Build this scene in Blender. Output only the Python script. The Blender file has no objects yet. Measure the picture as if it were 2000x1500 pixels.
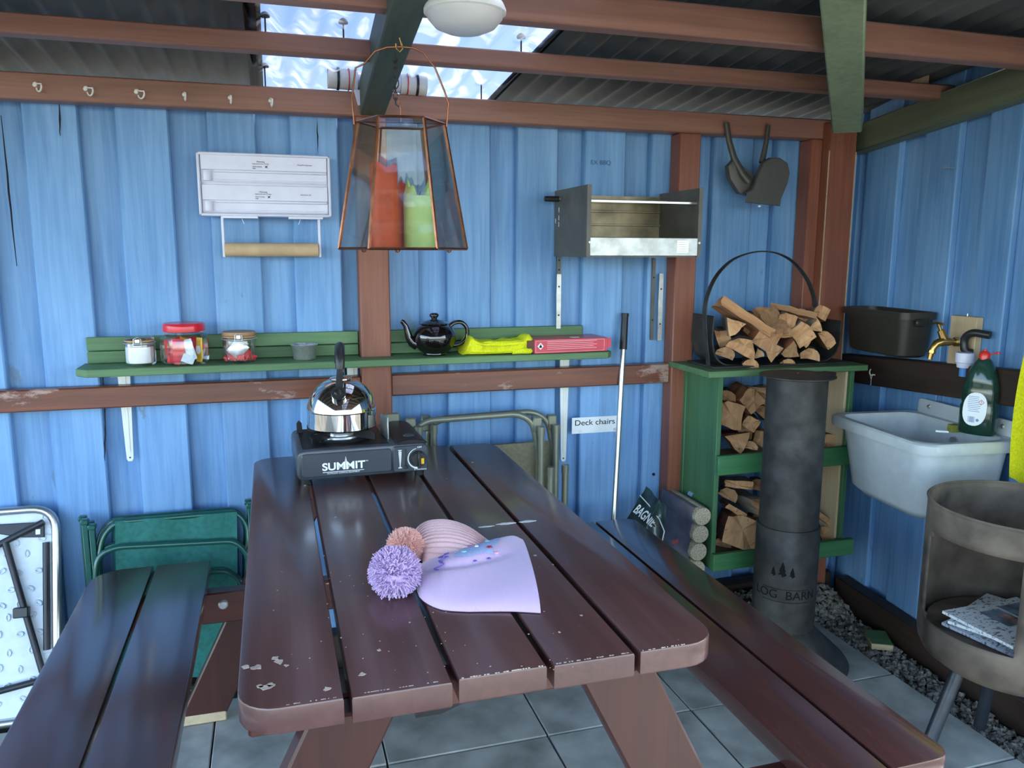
import bpy, bmesh, math, random
import numpy as np
from mathutils import Vector, Matrix, noise as mnoise
random.seed(7)
PI = math.pi
scene = bpy.context.scene
C = scene.collection

# ------------------------------------------------------------------ camera
CAM_H = 1.34
FPX = 1557.0
Rm = Matrix(((0.95775615, 0.04399182, -0.28419689), (-0.28756091, 0.1583405, -0.94458298), (0.00344595, 0.98640408, 0.16430192)))
cam = bpy.data.cameras.new('camera')
cam.sensor_width = 36.0
cam.lens = FPX / 2000.0 * 36.0
cam.clip_start = 0.02
cam_ob = bpy.data.objects.new('camera', cam)
cam_ob.matrix_world = Matrix.Translation((0, 0, CAM_H)) @ Rm.to_4x4()
C.objects.link(cam_ob)
scene.camera = cam_ob

# ------------------------------------------------------------------ world, sun, exposure
world = bpy.data.worlds.new('world'); scene.world = world
world.use_nodes = True
wn = world.node_tree.nodes; wl = world.node_tree.links
wn.clear()
sky = wn.new('ShaderNodeTexSky'); sky.sky_type = 'NISHITA'
sky.sun_disc = False
SUN_EL, SUN_AZ = math.radians(44), math.radians(22)      # azimuth measured from +x towards +y
sky.sun_elevation = SUN_EL
sky.sun_rotation = math.radians(90) - SUN_AZ
sky.air_density = 1.0; sky.dust_density = 1.4; sky.ozone_density = 1.0
bg = wn.new('ShaderNodeBackground'); bg.inputs['Strength'].default_value = 0.56
wo = wn.new('ShaderNodeOutputWorld')
wl.new(sky.outputs[0], bg.inputs[0]); wl.new(bg.outputs[0], wo.inputs[0])
sun = bpy.data.lights.new('sun', 'SUN'); sun.energy = 4.5; sun.angle = math.radians(0.6); sun.color = (1.0, 0.95, 0.88)
sun_ob = bpy.data.objects.new('sun', sun)
sdir = Vector((math.cos(SUN_EL) * math.cos(SUN_AZ), math.cos(SUN_EL) * math.sin(SUN_AZ), math.sin(SUN_EL)))
sun_ob.rotation_euler = sdir.to_track_quat('Z', 'Y').to_euler()
sun_ob.location = (6, 3, 6)
C.objects.link(sun_ob)
scene.view_settings.view_transform = 'Standard'
scene.view_settings.look = 'None'
scene.view_settings.gamma = 1.0
scene.view_settings.use_curve_mapping = False
scene.view_settings.exposure = 1.33

# ------------------------------------------------------------------ where a picture point lies on a plane of the room
D = 2.62                                     # front face of the back wall boards
TZ = 0.74                                    # table top
def ray(px, py):
    return Rm @ Vector(((px - 1000) / FPX, -(py - 750) / FPX, -1))
def P(px, py, y):
    r = ray(px, py); t = y / r.y
    return Vector((r.x * t, y, CAM_H + r.z * t))
def PZ(px, py, z):
    r = ray(px, py); t = (z - CAM_H) / r.z
    return Vector((r.x * t, r.y * t, z))
RC = Vector((2.18, 2.62, 0)); RU = Vector((-.0928, -.9957, 0)).normalized(); RN = Vector((-RU.y, RU.x, 0))
RROT = math.atan2(RU.y, RU.x)
def PR(px, py, off=0.0):                     # local coordinates on the right wall: along, into the wall, up
    r = ray(px, py); t = (RN.dot(RC) - off) / RN.dot(r)
    p = r * t; q = p - RC; q.z = 0
    return Vector((q.dot(RU), q.dot(RN), CAM_H + p.z))

# ------------------------------------------------------------------ helpers
def lin(c):
    if isinstance(c, str):
        c = c.lstrip('#'); c = [int(c[i:i + 2], 16) / 255 for i in (0, 2, 4)]
    return tuple((x / 12.92 if x <= .04045 else ((x + .055) / 1.055) ** 2.4) for x in c[:3]) + (1.0,)

class MB:
    def __init__(s): s.bm = bmesh.new(); s.m = 0; s.M = None
    def _n(s, vs, fs):
        if s.M is not None:
            for v in vs: v.co = s.M @ v.co
        for f in fs: f.material_index = s.m
    def faces(s, verts, faces):
        vs = [s.bm.verts.new(v) for v in verts]; fs = []
        for f in faces:
            try: fs.append(s.bm.faces.new([vs[i] for i in f]))
            except ValueError: pass
        s._n(vs, fs); return vs, fs
    def box(s, a, b, bev=0.0, seg=1):
        x0, y0, z0 = [min(a[i], b[i]) for i in range(3)]; x1, y1, z1 = [max(a[i], b[i]) for i in range(3)]
        vs, fs = MB.faces(s, [(x0, y0, z0), (x1, y0, z0), (x1, y1, z0), (x0, y1, z0), (x0, y0, z1), (x1, y0, z1), (x1, y1, z1), (x0, y1, z1)],
                 [(3, 2, 1, 0), (4, 5, 6, 7), (0, 1, 5, 4), (1, 2, 6, 5), (2, 3, 7, 6), (3, 0, 4, 7)])
        if bev: s.bev(fs, bev, seg)
    def bev(s, fs, w, seg=1):
        es = {e for f in fs for e in f.edges}
        r = bmesh.ops.bevel(s.bm, geom=list(es), offset=w, segments=seg, profile=.5, affect='EDGES')
        for f in r['faces']: f.material_index = s.m
    def prism(s, poly, z0, z1, axis='z', bev=0.0, seg=1):
        n = len(poly)
        def q(a, b, c): return {'z': (a, b, c), 'y': (a, c, b), 'x': (c, a, b)}[axis]
        vs = [q(p[0], p[1], z0) for p in poly] + [q(p[0], p[1], z1) for p in poly]
        fs = [tuple(range(n))[::-1], tuple(range(n, 2 * n))] + [(i, (i + 1) % n, n + (i + 1) % n, n + i) for i in range(n)]
        v, f = s.faces(vs, fs)
        bmesh.ops.recalc_face_normals(s.bm, faces=f)
        if bev:
            es = {e for k in f[:2] for e in k.edges}
            bmesh.ops.bevel(s.bm, geom=list(es), offset=bev, segments=seg, profile=.5, affect='EDGES')
    def cyl(s, p0, p1, r0, r1=None, n=16, cap=True):
        r1 = r0 if r1 is None else r1
        p0 = Vector(p0); p1 = Vector(p1); d = (p1 - p0).normalized()
        a = d.orthogonal().normalized(); b = d.cross(a)
        vs = []
        for p, r in ((p0, r0), (p1, r1)):
            for i in range(n):
                t = 2 * PI * i / n; vs.append(p + a * r * math.cos(t) + b * r * math.sin(t))
        fs = [(i, (i + 1) % n, n + (i + 1) % n, n + i) for i in range(n)]
        if cap: fs += [tuple(range(n))[::-1], tuple(range(n, 2 * n))]
        s.faces(vs, fs)
    def tube(s, pts, r, n=8, closed=False, cap=True, flat=None):
        pts = [Vector(p) for p in pts]; m = len(pts); rr = r if hasattr(r, '__len__') else [r] * m
        tang = []
        for i in range(m):
            a = pts[(i - 1) % m] if (closed or i > 0) else pts[i]; b = pts[(i + 1) % m] if (closed or i < m - 1) else pts[i]
            tang.append((b - a).normalized())
        u = tang[0].orthogonal().normalized() if flat is None else (Vector(flat) - tang[0] * Vector(flat).dot(tang[0])).normalized()
        vs = []
        for i in range(m):
            u = (u - tang[i] * u.dot(tang[i]))
            u = u.normalized() if u.length > 1e-6 else tang[i].orthogonal().normalized()
            w = tang[i].cross(u)
            ra, rb = rr[i] if hasattr(rr[i], '__len__') else (rr[i], rr[i])
            for k in range(n):
                t = 2 * PI * (k + .5) / n; vs.append(pts[i] + u * ra * math.cos(t) + w * rb * math.sin(t))
        fs = []
        for i in range(m if closed else m - 1):
            j = (i + 1) % m
            for k in range(n): fs.append((i * n + k, i * n + (k + 1) % n, j * n + (k + 1) % n, j * n + k))
        if cap and not closed: fs += [tuple(range(n))[::-1], tuple(range((m - 1) * n, m * n))]
        s.faces(vs, fs)
    def lathe(s, prof, n=32, c=(0, 0, 0), ax='z'):
        vs = []; fs = []; m = len(prof)
        for r, z in prof:
            for k in range(n):
                t = 2 * PI * k / n; q = (r * math.cos(t), r * math.sin(t), z)
                if ax == 'y': q = (q[0], q[2], q[1])
                if ax == 'x': q = (q[2], q[0], q[1])
                vs.append((c[0] + q[0], c[1] + q[1], c[2] + q[2]))
        for i in range(m - 1):
            for k in range(n): fs.append((i * n + k, i * n + (k + 1) % n, (i + 1) * n + (k + 1) % n, (i + 1) * n + k))
        if prof[0][0] > 1e-5: fs.append(tuple(range(n))[::-1])
        if prof[-1][0] > 1e-5: fs.append(tuple(range((m - 1) * n, m * n)))
        v, f = s.faces(vs, fs)
        bmesh.ops.remove_doubles(s.bm, verts=v, dist=1e-6)
    def grid(s, fn, nu, nv, closeu=False, closev=False):
        vs = [fn(i / (nu if closeu else nu - 1), j / (nv if closev else nv - 1)) for i in range(nu) for j in range(nv)]
        fs = []
        for i in range(nu if closeu else nu - 1):
            for j in range(nv if closev else nv - 1):
                i2 = (i + 1) % nu; j2 = (j + 1) % nv
                fs.append((i * nv + j, i2 * nv + j, i2 * nv + j2, i * nv + j2))
        return s.faces(vs, fs)
    def mesh(s, name, mats, smooth=40):
        me = bpy.data.meshes.new(name)
        s.bm.normal_update()
        s.bm.to_mesh(me); s.bm.free()
        for m in (mats if isinstance(mats, (list, tuple)) else [mats]): me.materials.append(m)
        if smooth:
            for p in me.polygons: p.use_smooth = True
            me.set_sharp_from_angle(angle=math.radians(smooth))
        return me
    def obj(s, name, mats, parent=None, loc=(0, 0, 0), rot=(0, 0, 0), smooth=40, recalc=False):
        if recalc: bmesh.ops.recalc_face_normals(s.bm, faces=s.bm.faces[:])
        o = bpy.data.objects.new(name, s.mesh(name, mats, smooth))
        C.objects.link(o); o.parent = parent; o.location = loc; o.rotation_euler = rot
        return o
def tag(o, label, cat, group=None):
    o['label'] = label; o['category'] = cat
    if group: o['group'] = group
    return o
def thing(name, label, cat, loc=(0, 0, 0), rotz=0.0, group=None, rot=None):
    o = bpy.data.objects.new(name, None); C.objects.link(o); o.empty_display_size = .05
    o.location = loc; o.rotation_euler = rot if rot else (0, 0, rotz)
    return tag(o, label, cat, group)
def struct(o): o['kind'] = 'structure'; return o
def share(src, parent, loc, rot=(0, 0, 0), name=None):
    o = src.copy(); C.objects.link(o); o.parent = parent; o.location = loc; o.rotation_euler = rot
    if name: o.name = name
    return o
def rnd(pts, r, k=6, closed=False):          # a polyline with its corners rounded
    pts = [Vector(p) for p in pts]; n = len(pts); out = []
    for i in range(n):
        if not closed and i in (0, n - 1): out.append(pts[i]); continue
        a, b, c = pts[i - 1], pts[i], pts[(i + 1) % n]
        ra = r[i] if hasattr(r, '__len__') else r
        d1 = (a - b); d2 = (c - b); q = min(ra, d1.length * .49, d2.length * .49)
        s0 = b + d1.normalized() * q; s1 = b + d2.normalized() * q
        for j in range(k + 1):
            t = j / k; out.append(s0 * (1 - t) ** 2 + b * 2 * t * (1 - t) + s1 * t * t)
    return out
def text_obj(name, body, size, mat, parent, loc, rot=(PI / 2, 0, 0), ext=.0004, sx=1.0, align='CENTER', bold=0.0):
    cu = bpy.data.curves.new('txt', 'FONT'); cu.body = body; cu.size = size; cu.extrude = ext; cu.align_x = align; cu.align_y = 'CENTER'; cu.offset = bold
    ob = bpy.data.objects.new('txt', cu); C.objects.link(ob)
    bpy.context.view_layer.update()
    me = bpy.data.meshes.new_from_object(ob.evaluated_get(bpy.context.evaluated_depsgraph_get()))
    bpy.data.objects.remove(ob); bpy.data.curves.remove(cu)
    me.materials.clear(); me.materials.append(mat)
    o = bpy.data.objects.new(name, me); C.objects.link(o); o.parent = parent; o.location = loc; o.rotation_euler = rot; o.scale = (sx, 1, 1)
    return o

# ------------------------------------------------------------------ materials
def base_mat(name):
    m = bpy.data.materials.new(name); m.use_nodes = True
    nt = m.node_tree; b = nt.nodes['Principled BSDF']
    return m, nt, b
def plain(name, col, rough=.5, metal=0.0, var=.06, scale=30, bump=0.0, trans=0.0, ior=1.45, coat=0.0, alpha=1.0, spec=.5, sss=0.0, emis=None):
    m, nt, b = base_mat(name); c = lin(col)
    tc = nt.nodes.new('ShaderNodeTexCoord'); nz = nt.nodes.new('ShaderNodeTexNoise'); nz.inputs['Scale'].default_value = scale; nz.inputs['Detail'].default_value = 4
    nt.links.new(tc.outputs['Object'], nz.inputs['Vector'])
    rp = nt.nodes.new('ShaderNodeValToRGB')
    rp.color_ramp.elements[0].position = .3; rp.color_ramp.elements[1].position = .7
    rp.color_ramp.elements[0].color = tuple(max(0, x * (1 - var * 2)) for x in c[:3]) + (1,)
    rp.color_ramp.elements[1].color = tuple(min(1, x * (1 + var * 2)) for x in c[:3]) + (1,)
    nt.links.new(nz.outputs['Fac'], rp.inputs[0]); nt.links.new(rp.outputs[0], b.inputs['Base Color'])
    b.inputs['Roughness'].default_value = rough; b.inputs['Metallic'].default_value = metal
    b.inputs['Transmission Weight'].default_value = trans; b.inputs['IOR'].default_value = ior
    b.inputs['Coat Weight'].default_value = coat; b.inputs['Alpha'].default_value = alpha; b.inputs['Specular IOR Level'].default_value = spec
    if sss: b.inputs['Subsurface Weight'].default_value = sss; b.inputs['Subsurface Radius'].default_value = (.02, .01, .005)
    if bump:
        bp = nt.nodes.new('ShaderNodeBump'); bp.inputs['Strength'].default_value = bump; bp.inputs['Distance'].default_value = .002
        nt.links.new(nz.outputs['Fac'], bp.inputs['Height']); nt.links.new(bp.outputs[0], b.inputs['Normal'])
    return m
def wood(name, c1, c2, axis='z', rough=.55, fine=60, coat=0.0, wear=None, wear_amt=.0, wear_scale=6, bump=.25, spec=.5, dark=None, rvar=0.0):
    """grain runs along the given object axis; each object gets its own stretch of grain"""
    m, nt, b = base_mat(name); N = nt.nodes; L = nt.links
    tc = N.new('ShaderNodeTexCoord'); oi = N.new('ShaderNodeObjectInfo')
    mul = N.new('ShaderNodeMath'); mul.operation = 'MULTIPLY'; mul.inputs[1].default_value = 37.0
    L.new(oi.outputs['Random'], mul.inputs[0])
    add = N.new('ShaderNodeVectorMath'); add.operation = 'ADD'
    L.new(tc.outputs['Object'], add.inputs[0]); L.new(mul.outputs[0], add.inputs[1])
    mp = N.new('ShaderNodeMapping'); L.new(add.outputs[0], mp.inputs[0])
    sc = [1.0, 1.0, 1.0]; sc['xyz'.index(axis)] = .045; mp.inputs['Scale'].default_value = sc
    n1 = N.new('ShaderNodeTexNoise'); n1.inputs['Scale'].default_value = fine; n1.inputs['Detail'].default_value = 8; n1.inputs['Roughness'].default_value = .65; n1.inputs['Distortion'].default_value = .6
    L.new(mp.outputs[0], n1.inputs['Vector'])
    n2 = N.new('ShaderNodeTexNoise'); n2.inputs['Scale'].default_value = 5; n2.inputs['Detail'].default_value = 4
    mp2 = N.new('ShaderNodeMapping'); sc2 = [1.0, 1.0, 1.0]; sc2['xyz'.index(axis)] = .35; mp2.inputs['Scale'].default_value = sc2
    L.new(add.outputs[0], mp2.inputs[0]); L.new(mp2.outputs[0], n2.inputs['Vector'])
    r1 = N.new('ShaderNodeValToRGB'); r1.color_ramp.elements[0].position = .32; r1.color_ramp.elements[1].position = .68
    r1.color_ramp.elements[0].color = lin(c1); r1.color_ramp.elements[1].color = lin(c2)
    av = N.new('ShaderNodeMath'); av.operation = 'MULTIPLY_ADD'; av.inputs[1].default_value = .55; 
    m2 = N.new('ShaderNodeMath'); m2.operation = 'MULTIPLY'; m2.inputs[1].default_value = .45
    L.new(n2.outputs['Fac'], m2.inputs[0]); L.new(n1.outputs['Fac'], av.inputs[0]); L.new(m2.outputs[0], av.inputs[2])
    L.new(av.outputs[0], r1.inputs[0])
    out = r1.outputs[0]
    # each board a shade of its own
    hv = N.new('ShaderNodeHueSaturation'); 
    mr = N.new('ShaderNodeMapRange'); mr.inputs[3].default_value = 1 - rvar; mr.inputs[4].default_value = 1 + rvar
    L.new(oi.outputs['Random'], mr.inputs[0]); L.new(mr.outputs[0], hv.inputs['Value']); L.new(out, hv.inputs['Color']); out = hv.outputs[0]
    if wear:
        n3 = N.new('ShaderNodeTexNoise'); n3.inputs['Scale'].default_value = wear_scale; n3.inputs['Detail'].default_value = 9; n3.inputs['Roughness'].default_value = .7
        mp3 = N.new('ShaderNodeMapping'); sc3 = [1.0, 1.0, 1.0]; sc3['xyz'.index(axis)] = .4; mp3.inputs['Scale'].default_value = sc3
        L.new(add.outputs[0], mp3.inputs[0]); L.new(mp3.outputs[0], n3.inputs['Vector'])
        r3 = N.new('ShaderNodeValToRGB'); r3.color_ramp.elements[0].position = .72 - wear_amt; r3.color_ramp.elements[1].position = .76 - wear_amt
        L.new(n3.outputs['Fac'], r3.inputs[0])
        mx = N.new('ShaderNodeMix'); mx.data_type = 'RGBA'; L.new(r3.outputs[0], mx.inputs['Factor']); L.new(out, mx.inputs['A']); mx.inputs['B'].default_value = lin(wear); out = mx.outputs['Result']
    L.new(out, b.inputs['Base Color'])
    b.inputs['Roughness'].default_value = rough; b.inputs['Coat Weight'].default_value = coat; b.inputs['Coat Roughness'].default_value = .18; b.inputs['Specular IOR Level'].default_value = spec
    bp = N.new('ShaderNodeBump'); bp.inputs['Strength'].default_value = bump; bp.inputs['Distance'].default_value = .0015
    L.new(n1.outputs['Fac'], bp.inputs['Height']); L.new(bp.outputs[0], b.inputs['Normal'])
    return m
def glass(name, col=(1, 1, 1), rough=0.0, shine=.12, op=.06):
    """thin clear sheet: mostly see-through with a mirror sheen"""
    m = bpy.data.materials.new(name); m.use_nodes = True; nt = m.node_tree; nt.nodes.clear(); N = nt.nodes; L = nt.links
    tr = N.new('ShaderNodeBsdfTransparent'); tr.inputs[0].default_value = tuple(col) + (1,)
    gl = N.new('ShaderNodeBsdfGlossy'); gl.inputs['Roughness'].default_value = .03 + rough; gl.inputs[0].default_value = (1, 1, 1, 1)
    fr = N.new('ShaderNodeFresnel'); fr.inputs[0].default_value = 1.45
    ad = N.new('ShaderNodeMath'); ad.operation = 'MULTIPLY_ADD'; ad.inputs[1].default_value = .55; ad.inputs[2].default_value = op
    nz = N.new('ShaderNodeTexNoise'); nz.inputs['Scale'].default_value = 14
    tc = N.new('ShaderNodeTexCoord'); L.new(tc.outputs['Object'], nz.inputs['Vector'])
    mm = N.new('ShaderNodeMath'); mm.operation = 'MULTIPLY'; mm.inputs[1].default_value = shine * .6
    L.new(nz.outputs['Fac'], mm.inputs[0]); L.new(mm.outputs[0], ad.inputs[2]); L.new(fr.outputs[0], ad.inputs[0])
    mx = N.new('ShaderNodeMixShader'); L.new(ad.outputs[0], mx.inputs[0]); L.new(tr.outputs[0], mx.inputs[1]); L.new(gl.outputs[0], mx.inputs[2])
    o = N.new('ShaderNodeOutputMaterial'); L.new(mx.outputs[0], o.inputs[0])
    return m

M = {}
M['blue'] = wood('blue_paint_wood', '#5282b4', '#84afd8', 'z', rough=.55, fine=55, wear='#6a86a3', wear_amt=.085, wear_scale=9, bump=.5, rvar=.10)
M['red_x'] = wood('redbrown_stain_x', '#775241', '#9f7260', 'x', rough=.45, fine=55, wear='#8d6654', wear_amt=.10, wear_scale=7, bump=.3, rvar=.06)
M['rail_x'] = wood('rail_stain_x', '#46231b', '#84492f', 'x', rough=.35, fine=45, wear='#a08478', wear_amt=.125, wear_scale=6, bump=.35, rvar=.06, coat=.2)
M['red_z'] = wood('redbrown_stain_z', '#6d3c2c', '#965c45', 'z', rough=.45, fine=55, bump=.3, rvar=.05)
M['dark_rail'] = wood('dark_rail_stain', '#241a15', '#3d2b22', 'x', rough=.6, fine=50, bump=.3)
M['green_beam'] = wood('dark_green_beam', '#38443a', '#55624f', 'y', rough=.6, fine=50, bump=.3)
M['green_beam_x'] = wood('dark_green_beam_x', '#545c45', '#737a5e', 'x', rough=.6, fine=50, bump=.3)
M['table'] = wood('table_brown_varnish', '#472d2a', '#64433d', 'y', rough=.34, fine=40, coat=.55, wear='#a99087', wear_amt=.0, wear_scale=30, bump=.12, rvar=.04)
M['bench'] = wood('bench_brown_varnish', '#3d2523', '#54322c', 'y', rough=.26, fine=40, coat=.9, bump=.1, rvar=.04)
M['frame_x'] = wood('frame_stain_x', '#3a1c16', '#5a2d22', 'x', rough=.38, fine=45, coat=.25, wear='#a98a74', wear_amt=.03, wear_scale=14, bump=.2)
M['frame_z'] = wood('frame_stain_z', '#2f1713', '#48231b', 'z', rough=.4, fine=45, coat=.2, wear='#a98a74', wear_amt=.02, wear_scale=14, bump=.2)
M['pale_end'] = wood('bare_wood_end', '#a08d70', '#c9b592', 'y', rough=.8, fine=40)
M['green_wood_x'] = wood('green_stain_x', '#3f5f3c', '#668a5c', 'x', rough=.55, fine=50, bump=.3, rvar=.04)
M['green_wood_z'] = wood('green_stain_z', '#31583a', '#4c7a50', 'z', rough=.55, fine=50, bump=.25, rvar=.04)
M['green_wood_lip'] = wood('green_stain_lip', '#33683f', '#4d8a57', 'x', rough=.5, fine=50, bump=.25)
M['raw_x'] = wood('raw_pine_x', '#a98f6b', '#cdb48c', 'x', rough=.75, fine=45)
M['raw_z'] = wood('raw_pine_z', '#ab9270', '#cdb691', 'z', rough=.75, fine=45)
M['white_metal'] = plain('white_enamel', '#dfe2dc', .4, var=.02)
M['white_plastic'] = plain('white_plastic', '#dcdcea', .35, var=.015)
M['black_metal'] = plain('black_metal', '#2a2b2c', .5, .0, var=.15, scale=60)
M['soot'] = plain('black_stove_paint', '#383735', .55, .2, var=.25, scale=18, bump=.15)  # black paint lifted towards grey, glare haze put into its colour
M['chrome'] = plain('polished_steel', '#d8d6cf', .06, 1.0, var=.01)
M['steel'] = plain('brushed_steel', '#cfd0cd', .34, .8, var=.05, scale=80)
M['galv'] = plain('galvanised_sheet', '#b7b9b6', .4, .7, var=.12, scale=28)
M['alu'] = plain('aluminium', '#c3c8c9', .3, .9, var=.03)
M['copper'] = plain('copper_strip', '#8d5d45', .3, .9, var=.15, scale=40)
M['brass'] = plain('brass', '#b18f55', .3, .95, var=.12, scale=40)
M['black_plastic'] = plain('black_plastic', '#262726', .35, var=.05)  # black raised a little so that glare haze sits in the colour
M['grey_plastic'] = plain('charcoal_plastic', '#4b4a45', .4)  # black of brush and dustpan, greyed by painted-in glare haze
M['teapot'] = plain('brown_black_glaze', '#120d0c', .06, coat=1.0, var=.1)
M['canvas'] = plain('green_canvas', '#266a61', .8, var=.1, scale=60, bump=.3)
M['green_tube'] = plain('green_painted_tube', '#1a5248', .3, .1, coat=.4)
M['tan_tube'] = plain('khaki_painted_tube', '#7f8271', .35, .3, coat=.2, var=.04)
M['tan_canvas'] = plain('khaki_canvas', '#77735d', .85, var=.08, scale=90, bump=.3)
M['glass'] = glass('clear_glass')
M['clear_plastic'] = glass('clear_plastic', (.96, .97, .98), .04, .25)
M['black'] = plain('matt_black', '#0d0d0d', .8, var=.02)
M['white_print'] = plain('white_print', '#e8ecec', .5, var=.01)
M['dark_print'] = plain('dark_print', '#33343c', .6, var=.01)

# ================================================================== THE SETTING
# ---- floor with paving slabs, gravel, ground outside
M['concrete'] = plain('paving_concrete', '#94948b', .8, var=.22, scale=6, bump=.2)
M['soil'] = plain('dark_soil', '#453f37', .95, var=.3, scale=12, bump=.4)
M['outdoor'] = plain('outdoor_grass_ground', '#5d584b', .95, var=.25, scale=2); M['patio'] = plain('patio_concrete', '#8f887a', .9, var=.15, scale=3)
b = MB(); b.box((-1.75, -1.6, -.10), (2.2, 2.66, -.05)); floor = struct(b.obj('floor', M['soil']))
b = MB(); b.box((-40, -40, -.16), (40, 40, -.11)); struct(b.obj('ground', M['outdoor']))
b = MB(); b.box((-7, -9, -.11), (7, -1.6, -.08)); struct(b.obj('patio', M['patio']))  # unseen light paving, added to bounce daylight into the shelter
slab_src = {}
gx = [-1.56 + .45 * i for i in range(8)]; gy = [2.38 - .45 * i for i in range(9)]
for i, x0 in enumerate(gx):
    x1 = min(x0 + .45, 1.87)
    for y1 in gy:
        w = round(x1 - x0, 3)
        if w < .05: continue
        if w not in slab_src:
            b = MB(); b.box((.0022, -.4478, -.045), (w - .0022, -.0022, 0), .003)
            slab_src[w] = b.obj('slab', M['concrete'], floor); o = slab_src[w]
            o.location = (x0, y1, 0)
        else: o = share(slab_src[w], floor, (x0, y1, 0))
        o.location.z = random.uniform(-.004, .0)
# gravel
M['stone'] = plain('gravel_stone', '#7d776c', .85, var=.4, scale=45)
b = MB()
oct_v = [(1, 0, 0), (-1, 0, 0), (0, 1, 0), (0, -1, 0), (0, 0, 1), (0, 0, -1)]
oct_f = [(0, 2, 4), (2, 1, 4), (1, 3, 4), (3, 0, 4), (2, 0, 5), (1, 2, 5), (3, 1, 5), (0, 3, 5)]
def gravel_z(x, y):
    return -.045 + .085 * max(0, min(1, (y - 2.36) / .12)) * max(0, min(1, (x - 1.2) / .2)) * max(0, min(1, (2.15 - x) / .2 + .35))
for i in range(5200):
    if i % 3:
        y = random.uniform(.9, 2.42); x = random.uniform(1.86, 2.105 - .0932 * (2.62 - y))
    else:
        x = random.uniform(.9, 2.08); y = random.uniform(2.37, 2.53)
    r = random.choice((.006, .007, .009, .011, .015)); rot = Matrix.Rotation(random.uniform(0, 6), 3, Vector((random.random() - .5, random.random() - .5, random.random() + .1)).normalized())
    sx = random.uniform(.7, 1.3); sy = random.uniform(.7, 1.3)
    q = Vector((x, y, gravel_z(x, y) + random.uniform(0, .012)))
    b.faces([q + rot @ Vector((v[0] * r * sx, v[1] * r * sy, v[2] * r * .7)) for v in oct_v], oct_f)
g = b.obj('gravel', M['stone'], smooth=0)
g['kind'] = 'stuff'; g['label'] = 'loose grey gravel along the foot of the walls'; g['category'] = 'gravel'
b = MB()
b.grid(lambda u, v: (1.0 + 1.15 * u, 2.36 + .2 * v, gravel_z(1.0 + 1.15 * u, 2.36 + .2 * v) - .004), 30, 8)
bed = b.obj('soil_bed', M['soil'], floor)

# ---- back wall: boards laid board-on-board
wb = MB(); wb.box((-1.75, D + .045, -.06), (2.24, D + .055, 1.80)); wall_back = struct(wb.obj('wall_back', M['blue']))
edges_px = [37, 150, 220, 327, 399, 497, 562, 658]
ex = [P(e, 205, D).x for e in edges_px]
proud = [(ex[0], ex[1]), (ex[2], ex[3]), (ex[4], ex[5]), (ex[6], ex[7])]
x = ex[0]
for w in (.10, .15, .1, .15, .1, .15):
    x2 = x - w
    if abs(w - .15) < .01: proud.append((x2, x))
    x = x2
R = [(750, 819), (873, 959), (1009, 1089), (1139, 1218), (1266, 1338), (1387, 1463), (1506, 1592)]
for a, c in R: proud.append((P(a, 500, D).x, P(c, 500, D).x))
def wall_board(parent, x0, x1, y0, y1, z0, z1, mat, bev=.003):
    b = MB(); w = x1 - x0
    b.box((-w / 2, 0, 0), (w / 2, y1 - y0, z1 - z0), bev)
    return b.obj('board', mat, parent, ((x0 + x1) / 2, y0, z0))
proud.sort()
for x0, x1 in proud: wall_board(wall_back, x0, x1, D + random.uniform(-.002, .002), D + .032, -.05, 1.80, M['blue'], .005)
for (a0, a1), (c0, c1) in zip(proud, proud[1:]):
    if c0 - a1 > .01: wall_board(wall_back, a1 - .02, c0 + .02, D + .0325, D + .044, -.05, 1.80, M['blue'])
wall_board(wall_back, proud[-1][1] - .02, 2.22, D + .0325, D + .044, -.05, 1.80, M['blue'])
wall_board(wall_back, -1.72, proud[0][0] + .02, D + .0325, D + .044, -.05, 1.80, M['blue'])
# dark splits in boards
for px0, py0, px1, py1 in ((2, 225, 32, 520), (115, 200, 117, 265), (619, 232, 621, 300), (205, 830, 204, 900), (200, 720, 206, 850)):
    a = P(px0, py0, D - .0022); c = P(px1, py1, D - .0022); w = .0018
    b = MB(); n = 9; top = []; bot = []
    for i in range(n):
        t = i / (n - 1); q = a.lerp(c, t); k = w * (1 - abs(2 * t - 1)) + .0002; dx = random.uniform(-.001, .001)
        top.append((q.x + dx - k, q.z)); bot.append((q.x + dx + k, q.z))
    b.prism(top + bot[::-1], D - .0024, D + .003, 'y'); b.obj('split', M['black'], wall_back)
# knot hole low on the wall
b = MB(); q = P(1276, 926, D); b.lathe([(0, 0), (.0055, 0), (.0055, .004), (0, .004)], 14, (q.x, D - .0045, q.z), 'y'); b.obj('knot_hole', M['black'], wall_back)

# timber frame standing on the wall
YF = D - .07
def timber(parent, name, x0, x1, y0, y1, z0, z1, mat, bev=.004):
    b = MB(); cx, cz = (x0 + x1) / 2, (z0 + z1) / 2
    b.box((x0 - cx, 0, z0 - cz), (x1 - cx, y1 - y0, z1 - cz), bev)
    return b.obj(name, mat, parent, (cx, y0, cz))
zb = P(300, 206, YF).z; zt = P(300, 155, YF).z
p0 = P(700, 490, YF).x; p1 = P(760, 490, YF).x
q0 = P(1316, 600, YF).x; q1 = P(1357, 600, YF).x
c0 = P(1568, 500, YF).x
timber(wall_back, 'top_plate', -1.75, P(1650, 260, YF).x, YF, D - .004, zb, zt, M['red_x'])
timber(wall_back, 'post', p0, p1, YF, D - .004, -.05, zb, M['red_z'])
timber(wall_back, 'post', q0, q1, YF, D - .004, -.05, zb, M['red_z'])
zr1 = P(400, 747, YF + .02).z; zr0 = P(400, 788, YF + .02).z
timber(wall_back, 'rail', -1.75, p0, YF + .015, D - .012, zr0, zr1, M['rail_x'])
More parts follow.
